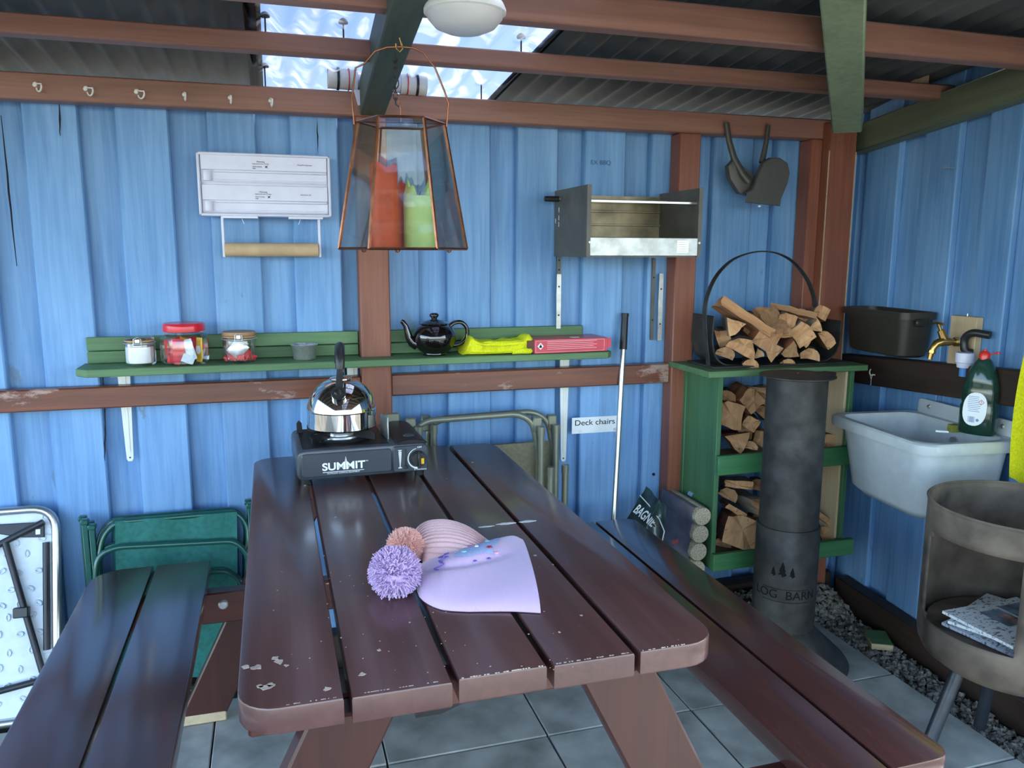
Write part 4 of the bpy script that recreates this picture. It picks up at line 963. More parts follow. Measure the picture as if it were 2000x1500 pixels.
# ================================================================== CEILING LAMP AND PIPE FITTING
LP = thing('ceiling_lamp', 'round white bulkhead lamp under the roof beams beside the rafter', 'lamp', (P(908, 10, 1.67).x, 1.67, zc0 + .004))
b = MB(); b.lathe([(0, 0), (.070, 0), (.078, -.008), (.0835, -.020), (.0835, -.026), (.079, -.028), (.0, -.026)], 48); b.obj('base_ring', M['white_metal'], LP)
b = MB(); b.box((-.03, -.03, .001), (.03, .085, .03), .003); b.obj('mounting_block', M['green_beam'], LP)
b = MB(); b.lathe([(.078, -.027), (.076, -.036), (.062, -.052), (.040, -.0615), (0, -.065)], 48); b.obj('diffuser', plain('lamp_diffuser', '#c9c9c9', .35, var=.01, sss=.1), LP)
YP = YF + .01
a = P(640, 152, YP); c = P(832, 169, YP); r = .030
PF = thing('pipe_fitting', 'white plastic pipe with red and black rubber rings behind the rafter', 'pipe', (0, 0, 0)); d = (c - a); PF.location = a
M['cream_plastic'] = plain('cream_plastic', '#d9d8cf', .4, var=.03)
for t0_, t1_ in ((0, .27), (.73, 1)):
    b = MB(); b.cyl(d * t0_, d * t1_, r, n=24); b.obj('end_sleeve', M['cream_plastic'], PF)
b = MB(); b.cyl(d * .24, d * .76, r * .86, n=24); b.cyl(d * .27, d * .29, r * 1.18, n=24); b.obj('tube', M['white_plastic'], PF)
for t, m in ((.10, 'black_plastic'), (.205, 'red_plastic'), (.80, 'red_plastic'), (.90, 'black_plastic')):
    b = MB(); k = .012 if m == 'black_plastic' else .005; b.cyl(d * (t - k), d * (t + k), r * 1.1, n=24); b.obj('rubber_ring', M[m], PF)
b = MB(); q = d * .29; b.prism([(q.x - .012, q.z - r), (q.x + .018, q.z - r), (q.x + .008, q.z - r - .045), (q.x, q.z - r - .045)], -.02, .012, 'y', .001); b.obj('bracket', M['white_plastic'], PF)

# ================================================================== WALL BARBECUE
def ratio(px, py): r = ray(px, py); return r.x / r.y
xb0 = P(1084, 430, D - .004).x; yq = xb0 / ratio(1147, 430); xb1 = P(1370, 430, yq).x
zq1, zq0 = P(1147, 360, yq).z, P(1147, 502, yq).z
BQ = thing('wall_barbecue', 'open fronted sheet metal barbecue box hung on the blue wall', 'barbecue', ((xb0 + xb1) / 2, D - .004, zq0)); hw = (xb1 - xb0) / 2; H = zq1 - zq0; DPQ = D - .004 - yq
M['bbq'] = plain('heat_stained_grey_steel', '#65625a', .5, .25, var=.12, scale=10); M['bbq_back'] = plain('rusty_steel_sheet', '#9a8d72', .45, .5, var=.3, scale=9)  # first grey has lens glare painted in; the rust of the back is real
for sx in (-1, 1):
    b = MB(); b.box((sx * hw - .002, -DPQ, 0), (sx * hw + .002, 0, H), .0008); b.box((sx * hw - .002 if sx < 0 else sx * hw - .012, -DPQ - .002, 0), (sx * hw + .012 if sx < 0 else sx * hw + .002, -DPQ + .001, H), .0005); sp_ = b.obj('side_panel', M['bbq'], BQ)
    b = MB(); b.lathe([(0, -.004), (.004, -.004), (.005, 0), (0, 0)], 12, (sx * (hw - .007), -DPQ - .002, .045), 'y'); b.obj('rivet', M['galv'], sp_)
b = MB()
for y_, zc in ((-.045, H - .065), (-.045, H - .09), (-.045, H - .112), (-.012, H - .10)):
    b.box((-hw - .0028, y_ - .0015, zc - .008), (-hw - .0018, y_ + .0015, zc + .008))
b.obj('slot', M['white_print'], BQ)
b = MB(); b.box((-hw, -.004, .03), (hw, -.001, H - .012)); bk = b.obj('back_sheet', M['bbq_back'], BQ)
b = MB()
for k in range(3): b.box((-hw, -.012, .06 + .045 * k), (hw, -.003, .067 + .045 * k), .001)
b.obj('fold', M['bbq_back'], bk)
b = MB(); b.box((-hw, -DPQ * .98, .0), (hw, -.002, .004)); b.box((-hw, -DPQ * .9, .046), (hw, -.004, .049)); b.obj('floor_tray', M['bbq'], BQ)
b = MB(); b.box((-hw + .010, -DPQ - .003, .004), (hw - .012, -DPQ, .060), .001); ap = b.obj('front_apron', M['galv'], BQ)
b = MB(); b.box((hw - .085, -DPQ - .0038, .014), (hw - .045, -DPQ - .003, .052)); pl = b.obj('stamped_plate', M['steel'], ap)
b = MB()
for k in range(5): b.box((hw - .082, -DPQ - .0043, .018 + .007 * k), (hw - .05, -DPQ - .0038, .020 + .007 * k))
b.obj('stamped_line', M['galv'], pl)
zr_ = H - .030
b = MB(); b.cyl((-hw - .012, -DPQ * .2, zr_), (hw + .01, -DPQ * .2, zr_), .0035, n=10); b.box((-hw, -DPQ * .9, zr_ - .02), (hw, -DPQ * .86, zr_ - .014)); b.obj('spit_rod', M['steel'], BQ)
b = MB(); b.cyl((-hw - .058, -DPQ * .2, zr_), (-hw - .010, -DPQ * .2, zr_), .009, .010, 14); b.obj('rod_handle', M['black_plastic'], BQ)
# mounting straps below
def strap(px, py0, py1, w, label, y=D - .004, mat='galv'):
    a = P(px, py0, y); c = P(px - 1, py1, y); ln = a.z - c.z
    S = thing('metal_strap', label, 'strap', (c.x, y, c.z)); b = MB(); b.box((-w / 2, -.004, 0), (w / 2, 0, ln), .0008); b.obj('strip', M[mat], S)
    b = MB()
    for zz in (ln * .25, ln * .77): b.lathe([(0, -.0048), (.003, -.0048), (.003, -.003), (0, -.003)], 10, (0, 0, zz), 'y')
    b.obj('hole', M['black'], S); return S
strap(1091, 535, 642, .0175, 'bright metal strap with two holes above the red box', D - .022)
strap(1288, 534, 665, .0175, 'long bright metal strap below the right end of the barbecue', D - .022)
strap(1273, 505, 664, .013, 'narrow dull metal strap tucked behind the long bright one', D - .006, 'bbq')
strap(1092, 500, 536, .013, 'short dull metal strap just under the left side of the barbecue', D - .022, 'bbq')

# ================================================================== DUSTPAN AND BRUSH
yb = YF - .012
BR = thing('hand_brush', 'black hand brush hanging by its handle left of the dustpan', 'brush', P(1422, 243, yb))
o3 = BR.location
def L3(px, py, dy=0): return P(px, py, yb + dy) - o3
b = MB(); b.tube([L3(1419, 240), L3(1424, 275), L3(1434, 310, -.01), L3(1450, 338, -.02), L3(1462, 352, -.022)], [(.013, .009), (.015, .010), (.016, .011), (.024, .012), (.03, .012)], 12); b.obj('handle', M['grey_plastic'], BR, smooth=70)
b = MB(); pts = [L3(1416, 325), L3(1428, 312), L3(1470, 345), L3(1466, 385), L3(1438, 378), L3(1420, 350)]
b.prism([(p.x, p.z) for p in pts], -.022, .006, 'y', .004, 2); b.obj('bristle_block', M['grey_plastic'], BR)
DPN = thing('dustpan', 'black plastic dustpan hanging over the brush from the top plate', 'dustpan', P(1499, 248, yb)); o3 = DPN.location
b = MB(); b.tube([L3(1501, 245), L3(1497, 275), L3(1491, 305), L3(1488, 318)], [(.010, .007), (.012, .008), (.014, .010), (.018, .011)], 12); b.obj('handle', M['grey_plastic'], DPN, smooth=70)
out = [L3(1441, 397), L3(1444, 378), L3(1456, 372), L3(1466, 345), L3(1476, 322), L3(1490, 312), L3(1508, 312), L3(1522, 322), L3(1526, 340), L3(1522, 360), L3(1510, 388), L3(1508, 404)]
b = MB(); b.prism([(p.x, p.z) for p in out], -.050, -.044, 'y', .002, 1); b.obj('pan', M['grey_plastic'], DPN)
b = MB(); b.tube([Vector((p.x, -.036, p.z)) for p in out[1:-1]], [(.012, .003)] * (len(out) - 2), 8, flat=(0, 1, 0)); b.obj('pan_wall', M['grey_plastic'], DPN, smooth=70)
b = MB(); q = L3(1468, 404); b.lathe([(0, -.005), (.005, -.003), (.006, .002), (0, .006)], 8, (q.x, -.046, q.z)); b.obj('pan_clip', M['white_print'], DPN)

# ================================================================== POLE
a = P(1221, 612, D - .03); q = PZ(1200, 1010, .3); fb = P(1199, 1012, D - .14); dv = (fb - a).normalized(); t = (-.02 - a.z) / dv.z; foot = a + dv * t
PL = thing('broom_pole', 'slim metal pole with black grip leaning against the blue wall', 'pole', foot); o3 = foot
b = MB(); b.cyl((0, 0, 0), a.lerp(foot, .10) - foot, .0095, n=18); b.obj('shaft', M['alu'], PL)
b = MB(); b.cyl(a.lerp(foot, .11) - foot, a.lerp(foot, .008) - foot, .0135, .012, 18); b.cyl(a.lerp(foot, .01) - foot, a - foot, .0135, .0135, 18); b.obj('grip', M['black_plastic'], PL)

# ================================================================== FOLDED GREEN CHAIRS
def tubes(parent, name, paths, r, mat):
    for pth in paths:
        b = MB(); b.tube(pth, r, 10); b.obj(name, mat, parent, smooth=60)
def green_chair(label, shift, ytop, ybot, px_off, py_off):
    G = thing('folding_chair', label, 'chair', (0, ybot, 0), group='folded green chairs'); go = Vector((0, ybot, 0))
    def q(px, py, k=0.0):       # point on the leaning chair plane
        r = ray(px + px_off, py + py_off); zt_ = .62
        # plane through (ybot, z=0) and (ytop, z=zt_)
        s = (ytop - ybot) / zt_; tt = (ybot + s * CAM_H) / (r.y - s * r.z)
        p = Vector((r.x * tt, r.y * tt, CAM_H + r.z * tt)); p.y -= k; return p - go
    lo = lambda px: q(px, 1390)
    def down(pt, x_off=0): v = Vector(pt); w = v.copy(); w.z = .012; w.y = 0 - (pt.y * 0); w.x += x_off; return w
    tl, trr = q(215, 1019, .0), q(470, 1003, .0)
    A = [down(q(200, 1100), .0), q(193, 1090), q(200, 1048), q(225, 1020), q(465, 1000), q(486, 1030), q(482, 1100), down(q(482, 1100))]
    Bp = [down(q(190, 1120, .03)), q(190, 1110, .03), q(196, 1078, .03), q(228, 1062, .03), q(462, 1050, .03), q(486, 1078, .03), q(482, 1130, .03), down(q(482, 1130, .03))]
    Cp = [down(q(195, 1180, .05)), q(195, 1170, .05), q(202, 1130, .05), q(230, 1118, .05), q(445, 1103, .05), q(472, 1120, .05), q(478, 1160, .05), down(q(478, 1160, .05))]
    for pth in (A, Bp, Cp):
        b = MB(); b.tube(rnd(pth, .04, 5), .0085, 10); b.obj('frame_tube', M['green_tube'], G, smooth=60)
    for px in (168, 182, 489):
        a = q(px, 1018 if px < 180 else 1028 if px < 300 else 986, .015); b = MB(); e = down(a); b.box((-.008, -.008, 0), (.008, .008, a.z), .002)
        b.obj('post', M['green_tube'], G, (a.x, (a.y) , 0))
        b = MB(); b.box((-.011, -.012, -.004), (.011, .012, .012), .003); b.obj('post_cap', M['green_tube'], G, (a.x, a.y, a.z))
    b = MB(); a, c, d, e = q(226, 1016, .012), q(463, 998, .012), q(466, 1320, .012), q(230, 1320, .012)
    def cv(u, v):
        p = a.lerp(c, u).lerp(e.lerp(d, u), v); p.y += .006 * math.sin(PI * u) + .003 * math.sin(14 * u + 3 * v); return p
    b.grid(cv, 24, 10); b.obj('canvas', M['canvas'], G, smooth=70)
    for k, (py, kk) in enumerate(((1325, .0), (1345, .03), (1366, .05), (1380, .02))):
        b = MB(); b.tube([q(205, py, kk), q(470, py - 12, kk)], .0075, 10); b.obj('cross_tube', M['green_tube'], G)
    a = q(355, 1318, .06); c = q(355, 1372, .06); b = MB(); b.tube([a, c], .009, 10); b.obj('stay', M['green_tube'], G)
green_chair('folded green canvas camping chair leaning nearest behind the left bench', 0, D - .06, D - .17, 0, 0)
green_chair('folded green canvas camping chair leaning against the wall behind another green one', 0, D - .022, D - .11, -4, -6)

# ================================================================== FOLDED KHAKI CHAIRS
def tan_chair(label, dy, ox, oy):
    y0 = D - .062 - dy; G = thing('folding_deck_chair', label, 'chair', (P(930, 830, y0).x, y0, 0), group='folded khaki deck chairs'); go = G.location.copy()
    q = lambda px, py, k=0.0: P(px + ox, py + oy, y0 - k) - go
    def foot(p): return Vector((p.x, p.y - .03, .012))
    L0 = q(808, 880); R0_ = q(1050, 872)
    b = MB(); b.tube(rnd([foot(L0), L0, q(806, 842), q(832, 822), q(1012, 808), q(1040, 824), q(1050, 872), foot(q(1048, 872))], .05, 6), .0105, 12); b.obj('back_tube', M['tan_tube'], G, smooth=60)
    for px, top in ((802, 822), (1048, 820)):
        a = q(px, top, .0); b = MB(); b.box((-.016, -.014, -.04), (.016, .014, .012), .004); b.obj('joint', M['tan_tube'], G, a)
    for px, top, k in ((818, 838, .03), (1057, 838, .03), (1075, 916, .05)):
        a = q(px, top, k); f_ = foot(a); f_.x -= .012
        b = MB(); b.cyl(f_, a, .0115, n=14); b.obj('leg_tube', M['tan_tube'], G, smooth=60)
        b = MB(); b.cyl(a + Vector((0, 0, -.022)), a + Vector((0, 0, .008)), .0135, n=14); b.obj('leg_ferrule', M['tan_tube'], G, smooth=60)
    a, c = q(826, 880, .004), q(1046, 864, .004); e, d = a.copy(), c.copy(); e.z = d.z = .12
    b = MB(); b.grid(lambda u, v: a.lerp(c, u).lerp(e.lerp(d, u), v) + Vector((0, .004 * math.sin(PI * u) + .002 * math.sin(17 * u), 0)), 20, 10); b.obj('fabric', M['tan_canvas'], G, smooth=70)
tan_chair('folded khaki deck chair nearest the table end', .06, 0, 0)
tan_chair('folded khaki deck chair behind another, tight against the blue wall', .0, 29, -4)

# ================================================================== FOLDED WHITE TABLE
yt, yo = D - .02, D - .22
FT = thing('folding_table', 'folded white plastic table with metal rim leaning at the left wall', 'table', (-.95, yo, 0))
tilt = math.atan2(yt - yo, .62); tx = P(108, 1030, D - .06).x - FT.location.x; th_ = (P(60, 1000, D - .06).z) / math.cos(tilt); rx = (-tilt, 0, 0)
FT.rotation_euler = rx
w = .62; M['dimple_white'] = plain('moulded_white_plastic', '#cdd8e0', .5, var=.04)
out = rnd([(tx - w, 0, .01), (tx, 0, .01), (tx, 0, th_), (tx - w, 0, th_)], .07, 7, True)
b = MB(); b.prism([(p.x, p.z) for p in out], .004, .022, 'y', .002); b.obj('top_panel', M['dimple_white'], FT)
b = MB(); b.tube(out, .0125, 12, True); b.obj('metal_rim', M['alu'], FT, smooth=60)
b = MB(); rs = random.Random(12)
for i in range(11):
    for j in range(13):
        x = tx - .045 - i * .052 + rs.uniform(-.008, .008) + (.026 if j % 2 else 0); z = .07 + j * .045 + rs.uniform(-.008, .008)
        if z > th_ - .07 or x > tx - .03: continue
        a0 = rs.choice((0, .6, -.6, 1.57)); m = Matrix.Rotation(a0, 3, 'Y')
        b.tube([m @ Vector((.009 * math.cos(t), 0, .0055 * math.sin(t))) + Vector((x, .003, z)) for t in [2 * PI * k / 10 for k in range(10)]], .0030, 6, True)
for j in range(12): z = .08 + j * .045; b.tube([(tx - .016, .003, z), (tx - .036, .003, z + .004), (tx - .036, .003, z + .018), (tx - .016, .003, z + .02)], .0018, 5)
b.obj('moulded_dimples', M['dimple_white'], FT, smooth=60)['kind'] = 'stuff'
M['dark_steel'] = plain('dark_grey_steel', '#34363a', .4, .5, var=.05)
for pth in ([(tx - .13, -.012, th_ - .09), (tx - .035, -.012, .14)], [(tx - .22, -.012, th_ - .13), (tx - .03, -.012, th_ - .04)], [(tx - .5, -.014, .05), (tx - .03, -.014, .12)], [(tx - .026, -.004, .2), (tx - .026, -.004, th_ - .10)]):
    b = MB(); b.tube(pth, .0095, 10); b.obj('leg_tube', M['dark_steel'], FT, smooth=60)
b = MB(); b.prism([(tx - .03, th_ - .04), (tx - .03, th_ - .085), (tx - .09, th_ - .08), (tx - .20, th_ - .05), (tx - .20, th_ - .035)], -.008, .003, 'y', .002); pt_ = b.obj('corner_plate', M['dark_steel'], FT)
b = MB(); b.box((tx - .052, -.0095, th_ - .075), (tx - .040, -.008, th_ - .060)); b.obj('plate_label', M['white_print'], pt_)
b = MB(); b.box((tx - .108, -.026, .30), (tx - .068, -.002, .33), .003); b.obj('leg_clip', M['black_plastic'], FT)

# ================================================================== BRIQUETTE PACK
yk0, yk1 = D - .29, D - .045
ec = P(1373, 1009, yk0); rk = .033
BP = thing('briquette_pack', 'shrink wrapped stack of round sawdust heat logs beside the green log rack', 'pack', (ec.x, yk0, 0)); bo = BP.location.copy()
M['briq'] = plain('compressed_sawdust', '#a89d86', .95, var=.3, scale=260, bump=.6); M['film'] = plain('smoky_wrap_film', '#6b636a', .35, var=.25, scale=12, coat=.25, alpha=1.0)
xs_ = []
z = ec.z; nlog = 0
while z > .02:
    dx = (-.006 if nlog == 1 else -.010 if nlog == 2 else -.014 if nlog > 2 else 0)
    b = MB(); n = 24; rs = random.Random(nlog)
    b.lathe([(rk * .93, 0), (rk * .97, .004), (rk * .97, yk1 - yk0)], n, (0, 0, 0), 'y')
    b.grid(lambda u, v: (rk * .93 * u * math.cos(2 * PI * v), .003 * mnoise.noise(Vector((u * 5 * math.cos(2 * PI * v), u * 5 * math.sin(2 * PI * v), nlog * 3))) , rk * .93 * u * math.sin(2 * PI * v)), 8, n)
    b.obj('briquette', M['briq'], BP, (dx, 0, z - bo.z), smooth=50); xs_.append((dx, z)); z -= .0635; nlog += 1
b = MB(); n = 14; sec = []
zt_, zb_ = xs_[0][1], xs_[-1][1]
right = []
left = []
for dx, zz in xs_:
    for k in range(7):
        t = math.radians(62 - 20.6 * k); right.append((dx + rk * 1.04 * math.cos(t), zz + rk * 1.04 * math.sin(t)))
        t = math.radians(118 + 20.6 * k); left.append((dx - max(rk * .86, abs(rk * 1.05 * math.cos(t))), zz + rk * 1.04 * math.sin(t)))
sec = right + left[::-1]
def wrap(u, v):
    i = int(round(v * len(sec))) % len(sec); x, zz = sec[i]
    return (x, .016 + (yk1 - yk0 - .016) * u, zz + .0015 * mnoise.noise(Vector((u * 9, i * .3, 1))))
b.grid(wrap, 8, len(sec), False, True)
b.obj('wrap_film', M['film'], BP, smooth=50)
# loose printed flap on its left flank
M['green_film'] = plain('dark_green_wrap', '#243a37', .3, var=.3, scale=30, coat=.4)
fl = lambda px, py, k: P(px, py, k) - bo
A0, A1, A2, A3 = fl(1262, 950, yk0 + .20), fl(1302, 990, yk0 + .04), fl(1292, 1078, yk0 + .03), fl(1222, 1018, yk0 + .17)
b = MB()
def flap(u, v):
    p = A0.lerp(A1, u).lerp(A3.lerp(A2, u), v); p.y += .008 * mnoise.noise(Vector((u * 5, v * 4, 2))); p.x += .004 * math.sin(9 * u); return p
b.grid(flap, 16, 14); fo = b.obj('printed_flap', M['green_film'], BP, smooth=70)
b = MB(); b.tube([flap(0, .25) + Vector((-.006, -.004, 0)), flap(.35, .3) + Vector((0, -.004, 0)), flap(.75, .4) + Vector((0, -.006, 0)), flap(.97, .55) + Vector((0, -.006, 0)), flap(.93, .98) + Vector((0, -.008, 0))], .0022, 6); b.obj('torn_edge', M['white_print'], fo)
ux = (A2 - A3).normalized(); uy = ((A0 - A3) - ux * (A0 - A3).dot(ux)).normalized(); un = ux.cross(uy)
mt = Matrix((ux, uy, un)).transposed()
tx_o = text_obj('wrap_lettering', 'BAGNIE', .05, M['white_print'], fo, flap(.40, .58) + un * .012, (0, 0, 0), sx=.52, bold=.001)
tx_o.rotation_euler = mt.to_euler()
b = MB(); q = fl(1318, 1058, yk0 + .05); b.box((q.x - .014, q.y - .004, q.z - .008), (q.x + .014, q.y, q.z + .008), .002); b.obj('red_sticker', plain('dark_red_sticker', '#7a3a3e', .5), BP)
b = MB(); q = fl(1357, 968, yk0 + .07); b.grid(lambda u, v: (q.x + .012 * math.cos(PI * u), q.y + .03 * v, q.z - .004 + .014 * math.sin(PI * u)), 10, 4); b.obj('film_handle', M['clear_plastic'], BP)

# ================================================================== LOG RACK
yR1 = D - .045; yR0 = yR1 * ratio(1334, 800) / ratio(1411, 800); yR0 = max(yR0, D - .30)
xA = P(1411, 800, yR0).x; xB = P(1650, 900, yR0).x
zt0 = P(1500, 733, yR0 - .02).z; zlip0, zlip1 = P(1450, 1105, yR0).z, P(1450, 1073, yR0).z; zm0, zm1 = P(1450, 922, yR0).z, P(1450, 885, yR0).z
LR = thing('log_rack', 'green stained wooden log rack with two open compartments in the corner', 'rack', ((xA + xB) / 2, yR0, 0)); ro = LR.location.copy()
def rk_box(name, a, c, mat, bev=.002): 
    a = Vector(a) - ro; c = Vector(c) - ro; m = (a + c) / 2; b = MB(); b.box(a - m, c - m, bev); return b.obj(name, mat, LR, m)
rk_box('side_panel', (xA - .018, yR0, zlip0), (xA, yR1, zt0), M['green_wood_z'])
rk_box('side_panel', (xB - .002, yR0, zlip0), (xB + .016, yR1, zt0), M['green_wood_z'])
rk_box('inner_lining', (xB - .012, yR0 + .012, zlip0 + .03), (xB - .002, yR1 - .01, zt0), M['raw_z'])
rk_box('back_stile', (xA - .022, yR1 - .042, .0), (xA + .018, yR1, zt0), M['green_wood_z']); rk_box('back_stile', (xB - .02, yR1 - .042, .0), (xB + .02, yR1, zt0), M['green_wood_z'])
rk_box('top_board', (xA - .075, yR0 - .03, zt0 + .001), (xB + .045, yR1, zt0 + .022), M['green_wood_x'])
rk_box('front_lip', (xA - .018, yR0 - .02, zlip0), (xB + .05, yR0 - .001, zlip1), M['green_wood_lip'])
rk_box('front_lip', (xA - .018, yR0 - .02, zm0), (xB + .005, yR0 - .001, zm1), M['green_wood_lip'])
rk_box('shelf_board', (xA, yR0 + .001, zlip0 + .01), (xB - .013, yR1 - .045, zlip0 + .028), M['raw_x']); rk_box('shelf_board', (xA, yR0 + .001, zm0 + .01), (xB - .013, yR1 - .045, zm0 + .028), M['raw_x'])
# ---- split logs
M['log_wood'] = wood('split_log_face', '#744729', '#b98a5f', 'y', rough=.85, fine=90, bump=.9, rvar=.22)
M['log_end'] = wood('log_end_grain', '#835636', '#cda173', 'z', rough=.9, fine=55, bump=.7, rvar=.28, wear='#6b4a33', wear_amt=.1, wear_scale=60)
M['bark'] = plain('log_bark', '#4f4438', .95, var=.35, scale=40, bump=.8)
M['log_red'] = wood('red_split_face', '#7a4630', '#b06f4c', 'y', rough=.8, fine=70, bump=.6, rvar=.15)
M['log_grey'] = wood('grey_split_face', '#6e6559', '#9c917f', 'y', rough=.85, fine=70, bump=.6, rvar=.12)
def split_log(a, c, r, kind, roll, label, group, seed, tone='log_wood'):
    rs = random.Random(seed); a = Vector(a); c = Vector(c); L = (c - a).length
    if kind == 'wedge':
        sec = [((-.45 * r, -.75 * r), 0)] + [((r * 1.15 * math.sin(t) - .0 * r, -.75 * r + 1.75 * r * math.cos(t)), 1) for t in [math.radians(-27 + 54 * k / 4) for k in range(5)]]
        sec = [((0, -.95 * r), 0)] + [((1.9 * r * math.sin(t), -.95 * r + 1.9 * r * math.cos(t)), 1) for t in [math.radians(-30 + 15 * k) for k in range(5)]]
    elif kind == 'half': sec = [((-r, -.4 * r), 0)] + [((-r * math.cos(t), -.4 * r + 1.1 * r * math.sin(t)), 1) for t in [PI * k / 7 for k in range(1, 7)]] + [((r, -.4 * r), 1)]
    elif kind == 'plank': sec = [((-1.5 * r, -.35 * r), 0), ((1.5 * r, -.42 * r), 0), ((1.45 * r, .38 * r), 0), ((-1.5 * r, .4 * r), 1)]
    elif kind == 'block': sec = [((-r, -.85 * r), 0), ((.95 * r, -r), 0), ((r, .9 * r), 0), ((-.3 * r, 1.02 * r), 0), ((-1.02 * r, .7 * r), 1)]
    else: sec = [((r * math.cos(t), r * math.sin(t)), 1) for t in [2 * PI * k / 9 for k in range(9)]]
    sec = [((p[0] * rs.uniform(.88, 1.1), p[1] * rs.uniform(.88, 1.1)), m) for p, m in sec]
    if kind != 'round': sec = sec[::-1] if sum(sec[i][0][0] * sec[(i + 1) % len(sec)][0][1] - sec[(i + 1) % len(sec)][0][0] * sec[i][0][1] for i in range(len(sec))) < 0 else sec
    # split every side once more so that the faces are uneven
    fine = []
    for k in range(len(sec)):
        (p, m), (q, m2) = sec[k], sec[(k + 1) % len(sec)]
        fine.append((p, m)); 
        if kind != 'round' and not (m and m2):
            for t in (.33, .67): fine.append(((p[0] + (q[0] - p[0]) * t + rs.uniform(-.07, .07) * r, p[1] + (q[1] - p[1]) * t + rs.uniform(-.07, .07) * r), 0))
    sec = fine
    n = len(sec); rings = 6; b = MB(); vs = []; tw = rs.uniform(-.12, .12)
    for i in range(rings):
        y = L * i / (rings - 1); ca, sa_ = math.cos(tw * i / rings), math.sin(tw * i / rings); ov = (rs.uniform(-.08, .08) * r, rs.uniform(-.08, .08) * r)
        for (x, z), m in sec:
            x, z = x * ca - z * sa_ + ov[0], x * sa_ + z * ca + ov[1]
            vs.append((x + rs.uniform(-.05, .05) * r, y + (rs.uniform(-.22, .22) * r if i in (0, rings - 1) else 0), z + rs.uniform(-.05, .05) * r))
    e0 = len(vs); vs.append((rs.uniform(-.2, .2) * r, rs.uniform(-.12, .12) * r, rs.uniform(-.2, .2) * r)); vs.append((0, L, 0))
    fs = []; mi = []
    for i in range(rings - 1):
        for k in range(n):
            fs.append((i * n + k, i * n + (k + 1) % n, (i + 1) * n + (k + 1) % n, (i + 1) * n + k)); mi.append(1 if (sec[k][1] and sec[(k + 1) % n][1]) else 0)
    for k in range(n):
        fs.append((e0, (k + 1) % n, k)); mi.append(2); fs.append((e0 + 1, (rings - 1) * n + k, (rings - 1) * n + (k + 1) % n)); mi.append(2)
    v, f = b.faces(vs, fs)
    for face, m in zip(f, mi): face.material_index = m
    bmesh.ops.recalc_face_normals(b.bm, faces=b.bm.faces[:])
    d = (c - a).normalized(); xax = d.cross(Vector((0, 0, 1)))
    xax = xax.normalized() if xax.length > .01 else Vector((1, 0, 0)); zax = xax.cross(d)
    m3 = Matrix((xax, d, zax)).transposed() @ Matrix.Rotation(roll, 3, 'Y')
    o = b.obj('firewood_log', [M[tone], M['bark'], M['log_end']], None, a, m3.to_euler(), smooth=0)
    return tag(o, label, 'log', group)
GB, GU, GL = 'split logs in the black basket', 'split logs on the upper rack shelf', 'split logs on the lower rack shelf'
yb0 = yR0 + .015                             # near ends of the basket logs
def bl_(px, py, dy=0.0): return P(px, py, yb0 + dy)
